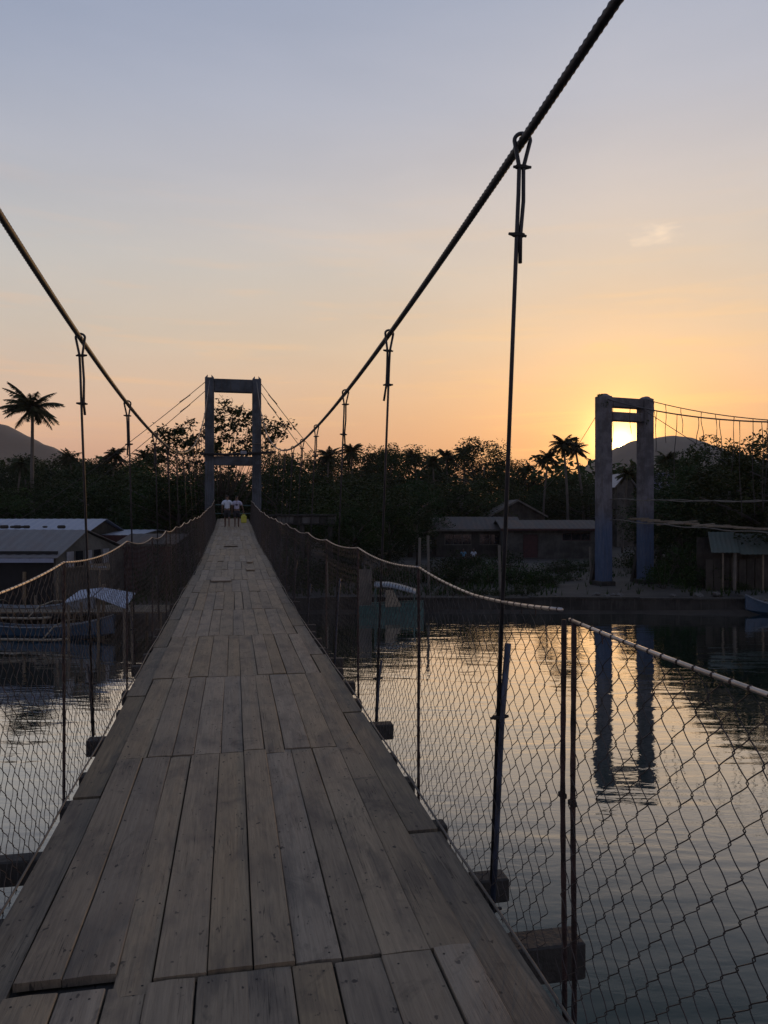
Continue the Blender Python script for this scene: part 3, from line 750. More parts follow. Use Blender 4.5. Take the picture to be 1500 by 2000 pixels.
# ------------------------------------------------------------------ people walking away on the deck
def skin_body(name, verts, edges, radii, m, parent, sub=1, root=0):
    me = bpy.data.meshes.new(name); me.from_pydata(verts, edges, []); ob = bpy.data.objects.new(name, me); col.objects.link(ob)
    md = ob.modifiers.new('skin', 'SKIN'); md.use_smooth_shade = True
    for i, v in enumerate(me.skin_vertices[0].data):
        r = radii[i]; v.radius = r if isinstance(r, tuple) else (r, r)
        v.use_root = (i == root)
    sm = ob.modifiers.new('sub', 'SUBSURF'); sm.levels = sub; sm.render_levels = sub
    dg = bpy.context.evaluated_depsgraph_get(); ev = ob.evaluated_get(dg)
    nm = bpy.data.meshes.new_from_object(ev); nm.name = name; nm.materials.clear(); nm.materials.append(m)
    bpy.data.objects.remove(ob); bpy.data.meshes.remove(me)
    return link(name, nm, parent)
def person(loc, rz, H, label, stride=.18, armL=(-.03, .0), armR=(.03, 0), seat=False, shirt=M_shirt, sleeve=True, printed=False):
    k = H / 1.7; root = empty('person', loc, rz, label, 'person')
    V = []; Ed = []; Rd = []
    def v(x, y, z, r): V.append((x * k, y * k, z * k)); Rd.append((r * k, r * k) if not isinstance(r, tuple) else (r[0] * k, r[1] * k)); return len(V) - 1
    def e(a, b): Ed.append((a, b))
    P0 = v(0, 0, .93, (.145, .10)); P1 = v(0, 0, 1.08, (.125, .09)); P2 = v(0, .01, 1.25, (.15, .10)); P3 = v(0, .01, 1.38, (.13, .085)); Nk = v(0, .015, 1.47, .055)
    H0 = v(0, .03, 1.54, (.075, .085)); H1 = v(0, .03, 1.62, (.08, .095)); H2 = v(0, .02, 1.68, (.055, .065))
    nose = v(0, .125, 1.575, .014)
    for a, b in ((P0, P1), (P1, P2), (P2, P3), (P3, Nk), (Nk, H0), (H0, H1), (H1, H2), (H0, nose)): e(a, b)
    hands = []
    for s, st in ((-1, stride), (1, -stride)):
        if seat:
            hp = v(s * .09, .02, .90, .09); kn = v(s * .13, .38, .86, .06); an = v(s * .11, .42, .50, .04); to = v(s * .12, .56, .45, .032)
        else:
            hp = v(s * .09, 0, .86, .09); kn = v(s * .095, st * .55 + .03, .50, .06); an = v(s * .09, st, .095 + max(0, -st) * .35, .038); to = v(s * .10, st + .15, .035 + max(0, -st) * .1, .032)
        e(P0, hp); e(hp, kn); e(kn, an); e(an, to)
        arm = armL if s < 0 else armR
        sh = v(s * .185, .01, 1.37, .055); elb = v(s * .235 + arm[0] * .5, arm[1] * .4 - .02, 1.10, .04); wr = v(s * .235 + arm[0], arm[1] + .02, .86, .027); pm = v(s * .235 + arm[0], arm[1] + .04, .79, (.030, .022))
        e(P3, sh); e(sh, elb); e(elb, wr); e(wr, pm)
        for j, fl in enumerate((.055, .065, .06, .05)):
            f0 = v(s * .235 + arm[0] + (j - 1.5) * .013, arm[1] + .045, .755, .0085); f1 = v(s * .235 + arm[0] + (j - 1.5) * .014, arm[1] + .055, .755 - fl, .007); e(pm, f0); e(f0, f1)
        t0 = v(s * .235 + arm[0] - s * .035, arm[1] + .05, .775, .009); e(wr, t0)
        hands.append(Vector((s * .235 + arm[0], arm[1] + .05, .72)) * k)
    skin_body('body', V, Ed, Rd, M_skin, root)
    # shirt
    V = []; Ed = []; Rd = []
    a = v(0, 0, .93, (.17, .125)); b = v(0, 0, 1.10, (.155, .115)); c = v(0, .01, 1.27, (.175, .122)); d = v(0, .01, 1.385, (.15, .10)); n_ = v(0, .012, 1.45, (.075, .07))
    e(a, b); e(b, c); e(c, d); e(d, n_)
    for s in (-1, 1):
        arm = armL if s < 0 else armR
        q = v(s * .19, .01, 1.365, .078); q2 = v(s * .228 + arm[0] * .3, -.01 + arm[1] * .2, 1.18, .072); e(d, q); e(q, q2)
    sh = skin_body('shirt', V, Ed, Rd, shirt, root)
    if printed:
        m2 = MB(); pts = [(.07 * math.cos(t) * k, (-.112 - .010 * math.cos(t * 2) * 0) * k, (1.22 + .055 * math.sin(t)) * k) for t in [i * math.pi / 5 for i in range(10)]]
        m2.add(pts + [(p[0], p[1] - .012, p[2]) for p in pts], [tuple(range(9, -1, -1)), tuple(range(10, 20))] + [(i, (i + 1) % 10, (i + 1) % 10 + 10, i + 10) for i in range(10)]); m2.build('print', M_print, sh)
    V = []; Ed = []; Rd = []
    a = v(0, 0, .96, (.155, .115)); b = v(0, 0, .88, (.16, .12)); e(a, b)
    for s, st in ((-1, stride), (1, -stride)):
        if seat: q = v(s * .10, .05, .89, .10); q2 = v(s * .125, .30, .87, .085)
        else: q = v(s * .095, 0, .80, .10); q2 = v(s * .097, st * .5 + .02, .52, .088)
        e(b, q); e(q, q2)
    skin_body('shorts', V, Ed, Rd, M_shorts, root)
    V = []; Ed = []; Rd = []
    a = v(0, .005, 1.60, (.088, .090)); b = v(0, .005, 1.665, (.080, .085)); c = v(0, .01, 1.705, (.05, .055)); e(a, b); e(b, c)
    skin_body('hair', V, Ed, Rd, M_hair, root)
    return root, hands
py_ = 41.2
pA, _ = person((P(444, 1000, 42.0).x, py_, deck_z(py_) + .005), .05, 1.72, 'walker in a white T-shirt and dark shorts, left of the pair on the deck', .17, armR=(.03, .06))
pB, hb = person((P(462, 1000, 42.0).x, py_ + .1, deck_z(py_) + .005), -.03, 1.68, 'walker carrying a yellow jerrycan, pale lilac shirt with a dark back print', -.12, armR=(.14, .0), printed=True, shirt=simple('grey_lilac_shirt', (.34, .34, .44), .85, 0, .2, 6))
# yellow jerrycan held in the right hand of the second walker
hp = Matrix.Translation(pB.location) @ Matrix.Rotation(-.03, 4, 'Z') @ hb[1]
mb = MB(); mb.bbox((0, 0, -.28), (.30, .20, .40), .04)
mb.add([(-.09, -.07, -.08), (.09, -.07, -.08), (.09, .07, -.08), (-.09, .07, -.08), (-.05, -.04, -.035), (.05, -.04, -.035), (.05, .04, -.035), (-.05, .04, -.035)], [(0, 1, 5, 4), (1, 2, 6, 5), (2, 3, 7, 6), (3, 0, 4, 7), (4, 5, 6, 7)])
can = mb.build('jerrycan', M_can, loc=hp)
tag(can, 'bright yellow plastic jerrycan hanging from the right-hand walker', 'jerrycan')
mb = MB(); mb.tube([(-.10, 0, -.08), (-.07, 0, -.005), (.05, 0, .0), (.09, 0, -.08)], .014, 6); mb.build('handle', M_can, can, smooth=True)
mb = MB(); mb.tube([(.10, 0, -.09), (.115, 0, -.03)], .025, 8); mb.build('cap', M_black, can)

# ------------------------------------------------------------------ second (old) bridge
ND = Vector((.365, -.931)); MD = Vector((.931, .365))      # along / across, in (right, ahead)
T2C = Vector((15.75, 49.6))
def B2(s, t, z): q = T2C + ND * s + MD * t; return W(q.x, q.y, z)
b2 = B2(0, 0, 0); rz2 = math.atan2((B2(0, 1, 0) - B2(0, 0, 0)).y, (B2(0, 1, 0) - B2(0, 0, 0)).x)
t2 = tower('bridge_tower', (b2.x, b2.y), rz2, .77, .80, 2.57, 12.98, 0, M_tower2, [(12.30, 12.92, .8), (11.42, 11.98, .8)],
           'old blue and grey concrete tower with the setting sun framed between its legs', split_caps=False)
for s in (-1, 1):
    for q, zt in ((1, 5.4),):
        mb = MB(); x = s * 1.67
        mb.prism([(x - .14, .42, 3.4), (x + .14, .42, 3.4), (x + .14, .7, 3.3), (x - .14, .7, 3.3)], (0, 0, 3.4), (0, .75, GZ - .2)); mb.build('buttress', M_darkwall, t2)
# tufts growing out of the tower top
def leaf_quads(mb, c, rad_, n_, size, rng, flatz=1.0, up=0.0):
    for _ in range(n_):
        while True:
            d = Vector((rng.uniform(-1, 1), rng.uniform(-1, 1), rng.uniform(-1, 1)))
            if .05 < d.length < 1: break
        d = d.normalized() * (d.length ** .5)
        p = c + Vector((d.x * rad_, d.y * rad_, d.z * rad_ * flatz))
        a = Vector((rng.uniform(-1, 1), rng.uniform(-1, 1), rng.uniform(-.6, .6 + up))).normalized()
        b = a.cross(Vector((rng.uniform(-1, 1), rng.uniform(-1, 1), rng.uniform(-1, 1)))).normalized()
        sz = size * rng.uniform(.6, 1.3); wd = sz * rng.uniform(.35, .55)
        k = len(mb.v); mb.v += [tuple(p - a * sz * .5), tuple(p + b * wd * .5), tuple(p + a * sz * .5), tuple(p - b * wd * .5)]; mb.f.append((k, k + 1, k + 2, k + 3)); mb.mi.append(0)
rg = random.Random(3)
mb = MB(); leaf_quads(mb, Vector((-1.85, 0, 13.0)), .30, 60, .16, rg, .5); leaf_quads(mb, Vector((-1.9, -.4, 12.4)), .25, 50, .14, rg); leaf_quads(mb, Vector((1.4, -.45, 11.4)), .2, 40, .13, rg)
tf = mb.build('tuft', M_shrub, t2); tag(tf, kind='stuff')
def b2cable(s): return 12.85 - .33 * s + .0078 * s * s
old = empty('old_suspension_bridge', (0, 0, 0), 0, 'remains of an old footbridge, ragged hangers dangling from cables right of the old tower', 'footbridge')
for t in (-1.6, 1.6):
    mb = MB(); mb.tube([B2(i * .7, t, b2cable(i * .7) + (0 if t < 0 else .12)) for i in range(0, 44)], .038 if t < 0 else .028, 6); mb.build('main_cable', M_cable, old, smooth=True)
    s = .9
    while s < 28:
        L = rg.uniform(1.2, 3.2) if rg.random() < .6 else rg.uniform(3.5, 6.2)
        a = B2(s, t, b2cable(s) + (0 if t < 0 else .12)); pts = []
        L = min(L, a.z - 5.2)
        dx = rg.uniform(-.25, .25)
        for i in range(7):
            u = i / 6; pts.append(a + (B2(1, 0, 0) - B2(0, 0, 0)) * (dx * u + .05 * math.sin(u * 7 + s * 3)) + Vector((0, 0, -L * u)))
        mb = MB(); mb.tube(pts, [.014 + .010 * abs(math.sin(i * 1.7 + s)) for i in range(7)], 5); mb.build('hanger', M_hanger, old)
        s += rg.uniform(1.0, 1.7)
    # lower ropes: handrail rope and deck rope with leftover timbers
    for (z0, r_) in ((6.35, .030), (5.05, .034)):
        pts = [B2(i * .7, t * .92, z0 - (.045 if z0 < 6 else .03) * i + .0007 * i * i + .04 * math.sin(i * 1.3 + t)) for i in range(0, 44)]
        mb = MB(); mb.tube(pts, r_, 5); mb.build('lower_cable', M_trim, old, smooth=True)
s = .8
while s < 27:
    if rg.random() < .85:
        i = s / .7; z = 5.05 - .045 * i + .0007 * i * i + .05
        mb = MB(); c = B2(s, rg.uniform(-.3, .3), z + .03); mb.bbox((0, 0, 0), (rg.uniform(1.2, 2.9), rg.uniform(.12, .28), .09), .01)
        o = mb.build('timber', M_edge, old, loc=c); o.rotation_euler = (rg.uniform(-.1, .1), rg.uniform(-.08, .08), rz2 + rg.uniform(-.25, .25))
    s += rg.uniform(.35, .9)
for (t, k) in ((-1.5, 0), (-1.2, 1)):
    a = B2(-.3, t, 12.5); e = P(1060 - 14 * k, 960, 70)
    mb = MB(); mb.tube([a + (e - a) * (i / 10) - Vector((0, 0, .4 * 4 * (i / 10) * (1 - i / 10))) for i in range(11)], .02, 5)
    if k == 0: tag(mb.build('guy_wire', M_cable, smooth=True), 'single thin wire slanting left from the top of the old tower beside the sun', 'wire')
mb = MB(); a = B2(.3, 1.3, 12.2); e = P(1420, 905, 43.5)
mb.tube([a + (e - a) * (i / 8) for i in range(9)], .022, 5); mb.build('stay_wire', M_cable, old)

# ------------------------------------------------------------------ bank structures
# seawall
mb = MB()
pts = [(-7.0, 41.0), (-3.5, 41.7), (0, 41.8), (8, 41.7), (14, 41.5), (19.8, 41.2)]
wall = empty('seawall', (0, 0, 0), 0, 'low grey concrete seawall along the far waterline below the old tower', 'wall')
for i, ((x0, z0), (x1, z1)) in enumerate(zip(pts, pts[1:])):
    mb = MB(); a, b = W(x0, z0), W(x1, z1); d = (b - a).normalized(); nn = Vector((-d.y, d.x, 0)) * .35
    top = .70 + .04 * (i % 2)
    mb.prism([a + Vector((0, 0, -1.4)), b + Vector((0, 0, -1.4)), b + Vector((0, 0, top)), a + Vector((0, 0, top))], (0, 0, 0), nn); mb.build('wall_section', M_wallc, wall)
    mb = MB(); a2, b2_ = a - nn * .25, b - nn * .25
    mb.prism([a2 + Vector((0, 0, top + .004)), b2_ + Vector((0, 0, top + .004)), b2_ + Vector((0, 0, top + .10)), a2 + Vector((0, 0, top + .10))], (0, 0, 0), nn * 1.5); mb.build('coping', M_wallc, wall)
mb = MB()
mb.prism([W(19.9, 40.9, -1), W(34, 40.2, -1), W(34, 42, .80), W(20.3, 42.2, .80)], (0, 0, 0), W(0, 4, 0)); rp_ = mb.build('boat_ramp', M_ramp)
tag(rp_, 'paler sloping concrete slab at the water edge behind the blue boat', 'ramp')

def corr_roof(name, a, b, c, d, m, parent, ribs=14, th=.03, amp=.012, loc=None):
    """corrugated sheet: a-b ridge, d-c eave"""
    a, b, c, d = map(Vector, (a, b, c, d)); mb = MB(); nrm_ = (b - a).cross(d - a).normalized(); 
    if nrm_.z < 0: nrm_ = -nrm_
    vs = []; N = ribs * 4
    for i in range(N + 1):
        u = i / N; o = nrm_ * (amp * math.sin(u * ribs * 2 * math.pi))
        vs += [a + (b - a) * u + o, d + (c - d) * u + o, a + (b - a) * u + o - nrm_ * th, d + (c - d) * u + o - nrm_ * th]
    fs = []
    for i in range(N):
        k = i * 4; fs += [(k, k + 1, k + 5, k + 4), (k + 2, k + 6, k + 7, k + 3), (k + 1, k + 3, k + 7, k + 5), (k, k + 4, k + 6, k + 2)]
    fs += [(0, 2, 3, 1), (N * 4, N * 4 + 1, N * 4 + 3, N * 4 + 2)]
    mb.add(vs, fs); return mb.build(name, m, parent)

def house(px0, px1, zc, z_eave, z_ridge, depth, wallm, roofm, label, base=GZ - .3, over=.4, ang=0.0, openings=(), trim=M_trim, gable_side=False, cat='house', name='house', stilts=False, wall_mat_lo=None):
    """ridge runs across the view (or front-back when gable_side); local x right, y away"""
    w = (px1 - px0) / F * zc; c = W(XW((px0 + px1) / 2, zc), zc); rz = -YAW + ang
    h = empty(name, (c.x, c.y, 0), rz, label, cat)
    # front wall built round its openings: columns between them
    ops = sorted(openings); t = .15
    wl_ = MB(); x = -w / 2; zf = base
    def bx(x0, x1, z0, z1, y0=0, y1=t):
        if x1 - x0 > .01 and z1 - z0 > .01: wl_.box(((x0 + x1) / 2, (y0 + y1) / 2, (z0 + z1) / 2), (x1 - x0, y1 - y0, z1 - z0))
    for (u0, u1, a0, a1, kind) in ops:
        X0, X1 = -w / 2 + u0 * w, -w / 2 + u1 * w
        bx(x, X0, zf, z_eave); bx(X0 + .001, X1 - .001, zf, a0); bx(X0 + .001, X1 - .001, a1, z_eave); x = X1
    bx(x, w / 2, zf, z_eave)
    bx(-w / 2, -w / 2 + t, zf, z_eave, t + .002, depth); bx(w / 2 - t, w / 2, zf, z_eave, t + .002, depth); bx(-w / 2 + t + .002, w / 2 - t - .002, zf, z_eave, depth - t, depth)
    if gable_side:
        zr = z_ridge - .05
        for yy in (0.0, depth - t):
            wl_.prism([(-w / 2, yy, z_eave + .002), (w / 2, yy, z_eave + .002), (0, yy, zr)], (0, 0, 0), (0, t, 0))
    else:
        for xx in (-w / 2, w / 2 - t):
            wl_.prism([(xx, 0, z_eave + .002), (xx, depth, z_eave + .002), (xx, depth / 2, z_ridge - .05)], (0, 0, 0), (t, 0, 0))
    wl_.build('wall', wallm, h)
    for (u0, u1, a0, a1, kind) in ops:
        X0, X1 = -w / 2 + u0 * w, -w / 2 + u1 * w
        if kind == 'door':
            m2 = MB(); m2.box(((X0 + X1) / 2, t * .6, (a0 + a1) / 2), (X1 - X0 - .06, .05, a1 - a0 - .02)); dr = m2.build('door', M_red if wallm is M_house else M_edge, h)
            m2 = MB(); m2.tube([(X1 - .18, .02, (a0 + a1) / 2), (X1 - .18, .05, (a0 + a1) / 2 + .12)], .02, 6); m2.build('handle', M_clip, dr)
        else:
            m2 = MB()
            for q in (0, 1):
                m2.box((X0 + .03 if q == 0 else X1 - .03, t * .5, (a0 + a1) / 2), (.06, .1, a1 - a0))
                m2.box(((X0 + X1) / 2, t * .5, a0 + .03 if q == 0 else a1 - .03), (X1 - X0 - .125, .1, .06))
            nb = max(1, int((X1 - X0) / .8))
            for j in range(1, nb): m2.box((X0 + (X1 - X0) * j / nb, t * .5, (a0 + a1) / 2), (.05, .09, a1 - a0 - .13))
            wn_ = m2.build('window', trim, h)
            m2 = MB(); m2.box(((X0 + X1) / 2, t * .75, (a0 + a1) / 2), (X1 - X0 - .01, .02, a1 - a0 - .01)); m2.build('pane', M_glass, wn_)
    o = over
    if gable_side:
        sl_ = (z_ridge - z_eave) / (w / 2); xo = w / 2 + o; zo = z_eave - o * sl_
        corr_roof('roof', (0, -o, z_ridge), (0, depth + o, z_ridge), (-xo, depth + o, zo), (-xo, -o, zo), roofm, h, ribs=int((depth + 2 * o) / .5))
        corr_roof('roof', (.002, -o, z_ridge), (.002, depth + o, z_ridge), (xo, depth + o, zo), (xo, -o, zo), roofm, h, ribs=int((depth + 2 * o) / .5))
        m2 = MB()
        for s in (-1, 1):
            m2.prism([(0, -o - .03, z_ridge - .03), (s * xo, -o - .03, zo - .03), (s * xo, -o - .03, zo - .22), (0, -o - .03, z_ridge - .22)], (0, 0, 0), (0, .025, 0))
        m2.build('barge_board', trim, h)
    else:
        sl_ = (z_ridge - z_eave) / (depth / 2); yo = o; zo = z_eave - o * sl_
        corr_roof('roof', (-w / 2 - o, depth / 2, z_ridge), (w / 2 + o, depth / 2, z_ridge), (w / 2 + o, -yo, zo), (-w / 2 - o, -yo, zo), roofm, h, ribs=int((w + 2 * o) / .5))
        corr_roof('roof', (-w / 2 - o, depth / 2 + .002, z_ridge), (w / 2 + o, depth / 2 + .002, z_ridge), (w / 2 + o, depth + yo, zo), (-w / 2 - o, depth + yo, zo), roofm, h, ribs=int((w + 2 * o) / .5))
        m2 = MB(); m2.box((0, -yo - .03, zo - .10), (w + 2 * o, .03, .18)); m2.build('fascia', trim, h)
    if stilts:
        for sx in (-.48, -.16, .16, .48):
            for yy in (.2, depth - .3):
                m2 = MB(); m2.tube([(sx * w, yy, -1.5), (sx * w, yy, base + .05)], .09, 6); m2.build('stilt', M_edge, h)
        m2 = MB(); m2.box((0, depth / 2, base + .06), (w + .2, depth, .12)); m2.build('floor', M_edge, h)
    return h

# centre: long low house behind the shrubs
house(852, 1015, 76, 3.9, 5.0, 7, M_darkwall, M_tindark, 'dark open-fronted house left of the pale one, with grey posts between wide openings', ang=0,
      openings=((.10, .42, 2.2, 3.3, 'w'), (.52, .88, 2.2, 3.3, 'w')))
house(985, 1168, 73, 4.0, 4.7, 6, M_house, M_tindark, 'long pale-walled house with a dark doorway, left of the old tower', openings=((.20, .36, 1.1, 3.35, 'door'), (.62, .92, 2.75, 3.5, 'w')), trim=M_red)
house(960, 1062, 84, 5.3, 6.9, 7, M_darkwall, M_tindark, 'gabled shed roof showing above the pale-walled house', gable_side=True)
house(1205, 1238, 92, 9.0, 10.3, 5, M_house, M_tinblue, 'small gabled house seen between the legs of the old tower', gable_side=True)
house(1262, 1330, 96, 8.4, 10.6, 6, M_yellow, M_tinpurple, 'house with a violet-blue roof right behind the old tower', openings=((.1, .3, 6.8, 8.0, 'w'),))
house(1418, 1560, 62, 6.0, 7.0, 6, M_yellow, M_tindark, 'yellow-walled house above the green-roofed shed', openings=((.30, .42, 3.2, 5.2, 'w'), (.62, .72, 3.0, 5.0, 'door')))
# green-roofed shed
shed = empty('shed', tuple(W(XW(1475, 45), 45)), -YAW, 'open lean-to shed with three faded green roof sheets at the right edge of the bank', 'shed')
for i, (xa, xb, dzz) in enumerate(((-2.6, -.9, .10), (-.85, 1.0, 0), (1.05, 3.0, .06))):
    corr_roof('roof_sheet', (xa + .9, 2.6, 4.15 + dzz), (xb + .9, 2.6, 4.15 + dzz), (xb, 0, 3.0 + dzz), (xa, 0, 3.0 + dzz), M_tingreen if i < 2 else M_tingrey, shed, ribs=6)
for x in (-1.8, -1.1, .6, 2.8):
    mb = MB(); mb.tube([(x, .3, GZ - .2), (x + .02, .3, 3.05)], .11 if x == -1.1 else .06, 8); mb.build('post', M_trim if x == -1.1 else M_edge, shed)
for i in range(11):
    x = -2.4 + i * .5; mb = MB(); mb.box((x, .75 + .02 * (i % 3), (GZ + 2.5) / 2), (.44, .03, 2.0 + .1 * (i % 4))); mb.build('wall_board', M_darkwall, shed)
mb = MB(); mb.box((.3, 2.6, 2.3), (5.4, .06, 3.2)); mb.build('back_wall', M_darkwall, shed)
# concrete walkway parapet by the near tower, right of the deck
par = empty('parapet', tuple(W(XW(590, 51), 51)), -YAW, 'weathered concrete parapet beside the blue-grey tower, right of the deck fence', 'wall')
mb = MB(); mb.bbox((0, 0, 5.28), (4.6, .5, .12), .02); mb.build('coping', M_wallc, par)
for i in range(8):
    mb = MB(); mb.bbox((-1.98 + i * .57, .02, 4.97), (.55, .3, .48), .03); mb.build('block', M_ramp if i % 3 else M_wallc, par)
for x in (-1.9, 0, 1.9):
    mb = MB(); mb.bbox((x, .02, 2.6), (.3, .3, 4.24), .02); mb.build('pier', M_wallc, par)
mb = MB(); mb.bbox((0, .02, 4.68), (4.5, .5, .08), .02); mb.build('slab', M_wallc, par)

# left bank buildings
house(-120, 165, 47, 4.3, 5.05, 6, M_darkwall, M_tinblue, 'long house with a pale blue tin roof, rearmost of the left bank houses', over=.3)
hg_ = house(150, 268, 50, 4.0, 4.25, 8, M_house, M_tinwhite, 'house with a thin white roof edge over a dark red band behind the gabled house', over=.2, trim=M_red, openings=((.5, .8, 2.1, 3.3, 'w'),))
mb = MB(); mb.box((0, -.26, 3.62), (4.6, .06, .5)); mb.build('red_band', M_red, hg_)
rr = random.Random(8)
for (px_, k_) in ((8, 1.3), (26, .9), (34, 1.2), (45, .8), (52, 1.1), (120, 1.2), (88, .7)):
    p_ = P(px_, 1029, 46.2); mb = MB(); mb.bbox((0, 0, 0), (.34 * k_, .3, .17 * k_), .05); o = mb.build('roof_weight', M_beam, loc=p_, rz=rr.uniform(0, 3))
    tag(o, 'small dark block weighing down the blue tin roof, ' + {8: 'nearest the left edge', 26: 'second from the left edge', 34: 'third from the left edge', 45: 'fourth from the left edge', 52: 'fifth from the left edge', 88: 'small one alone on the middle', 120: 'the lone one towards its right end'}[px_], 'roof weight', 'blocks on the blue tin roof')
# big grey-roofed house whose gable faces the bridge
gh = empty('house', tuple(W(XW(60, 37), 37)), -YAW + .0, 'large grey tin-roofed house on the left bank, its gable end facing the footbridge', 'house')
xg = XW(232, 37) - XW(60, 37); xl = XW(-260, 37) - XW(60, 37)
zr, ze = ZH(1033, 39.5), ZH(1088, 37)
corr_roof('roof', (xl, 2.6, zr), (XW(172, 39.6) - XW(60, 37), 2.6, zr - .05), (XW(98, 37) - XW(60, 37) + .6, -.6, ze), (xl, -.6, ze), M_tingrey, gh, ribs=20)
corr_roof('roof', (xl, 2.602, zr), (XW(172, 39.6) - XW(60, 37), 2.602, zr - .05), (XW(240, 42) - XW(60, 37), 5.8, ze + .2), (xl, 5.8, ze + .2), M_tingrey, gh, ribs=20)
x1 = XW(98, 37) - XW(60, 37) + .45; x2 = XW(172, 39.6) - XW(60, 37) - .12; x3 = XW(238, 42) - XW(60, 37) - .1
mb = MB(); mb.prism([(x1, -.4, GZ - .3), (x1, -.4, ze - .05), (x2, 2.6, zr - .16), (x3, 5.6, ze + .1), (x3, 5.6, GZ - .3)], (0, 0, 0), (-.12, .02, 0)); mb.build('gable_wall', M_house, gh)
for i in range(5):
    u = .18 + i * .13; xx = x1 + (x3 - x1) * u; yy = -.4 + 6.0 * u
    mb = MB(); mb.box((xx + .02, yy, 3.15), (.05, .55, .75), rz=math.atan2(6.0, x3 - x1) - math.pi / 2); wnd = mb.build('window', M_glass if i % 2 else M_lamp, gh)
    mb = MB(); mb.box((xx + .05, yy, 2.74), (.08, .62, .05), rz=math.atan2(6.0, x3 - x1) - math.pi / 2); mb.build('sill', M_trim, wnd)
mb = MB(); mb.box(((xl + x1) / 2, -.2, 2.1), (x1 - xl, .12, 3.0)); mb.build('front_wall', M_black, gh)
mb = MB(); mb.box(((xl + x1) / 2, -.65, ze - .13), (x1 - xl, .04, .2)); mb.build('fascia', M_tinblue, gh)
for i in range(7):
    mb = MB(); xx = xl + (x1 - xl) * i / 6; mb.tube([(xx, -.3, -1.5), (xx, -.3, 2.6)], .09, 6); mb.build('stilt', M_edge, gh)
# lower timber platform with stilts
pl = empty('jetty', tuple(W(XW(90, 33.5), 33.5)), -YAW, 'dark timber jetty on stilts below the grey-roofed house', 'jetty')
for i in range(22):
    mb = MB(); mb.box((-5.5 + i * .5, 1.3, 1.05), (.46, 2.6, .06)); mb.build('board', M_edge, pl)
for i in range(9):
    for yy in (.2, 2.4):
        mb = MB(); mb.tube([(-5.4 + i * 1.3, yy, -1.6), (-5.4 + i * 1.3 + R.uniform(-.1, .1), yy, 1.0 + (R.random() < .4) * R.uniform(.5, 1.4))], .075, 6); mb.build('stilt', M_edge, pl)
# small sunshade roof with two blue-white slopes
ss = empty('shelter', tuple(W(XW(185, 32), 32)), -YAW, 'small boat shelter with two bluish-white roof sheets between the jetty and the footbridge', 'shelter')
zr, ze1 = ZH(1153, 32), ZH(1174, 31)
corr_roof('roof_sheet', (-.12, 1.2, zr), (-.12, 0, zr - .25), (-1.25, -.3, ZH(1176, 32)), (-1.1, 1.2, ZH(1158, 32)), M_tinwhite, ss, ribs=6, amp=.012)
corr_roof('roof_sheet', (-.05, 1.2, zr), (-.05, 0, zr - .25), (1.38, -.3, ZH(1186, 32)), (1.34, 1.2, ZH(1164, 32)), M_tinwhite, ss, ribs=6, amp=.012)
for x, y in ((-1.1, 0), (1.25, 0), (-1.0, 1.1), (1.2, 1.1), (0, .4)):
    mb = MB(); mb.tube([(x, y, -1.6), (x, y, zr - .62 if x else zr - .2)], .06, 6); mb.build('post', M_edge, ss)
# small sign with worn pale lettering below the grey-roofed house
sg = empty('sign', tuple(P(194, 1107, 34.0)), -YAW, 'tiny dark nameboard with worn white marks, left of the deck fence', 'sign')
mb = MB(); mb.box((0, 0, 0), (.95, .04, .28)); mb.build('board', M_edge, sg)
mb = MB(); mb.bbox((-.30, -.03, .02), (.11, .02, .10), .01); mb.bbox((-.14, -.03, .02), (.04, .02, .09), .01); mb.bbox((.14, -.03, -.01), (.40, .02, .07), .01, 0); mb.build('lettering', M_whiteb, sg)
mb = MB(); mb.tube([(0, .04, -3.5), (0, .04, .1)], .04, 6); mb.build('pole', M_edge, sg)
# red cloth wall by the deck
rw = empty('hut', tuple(W(XW(285, 43), 43)), -YAW, 'dark red board hut half hidden behind the left fence', 'hut')
for i in range(8):
    mb = MB(); mb.box((-1.3 + i * .37, 0, 2.2), (.35, .04 + .01 * (i % 2), 2.7)); mb.build('board', M_red, rw)
corr_roof('roof', (-1.7, 2.5, 4.2), (1.8, 2.5, 4.2), (1.8, -.4, 3.7), (-1.7, -.4, 3.7), M_tindark, rw, ribs=7)

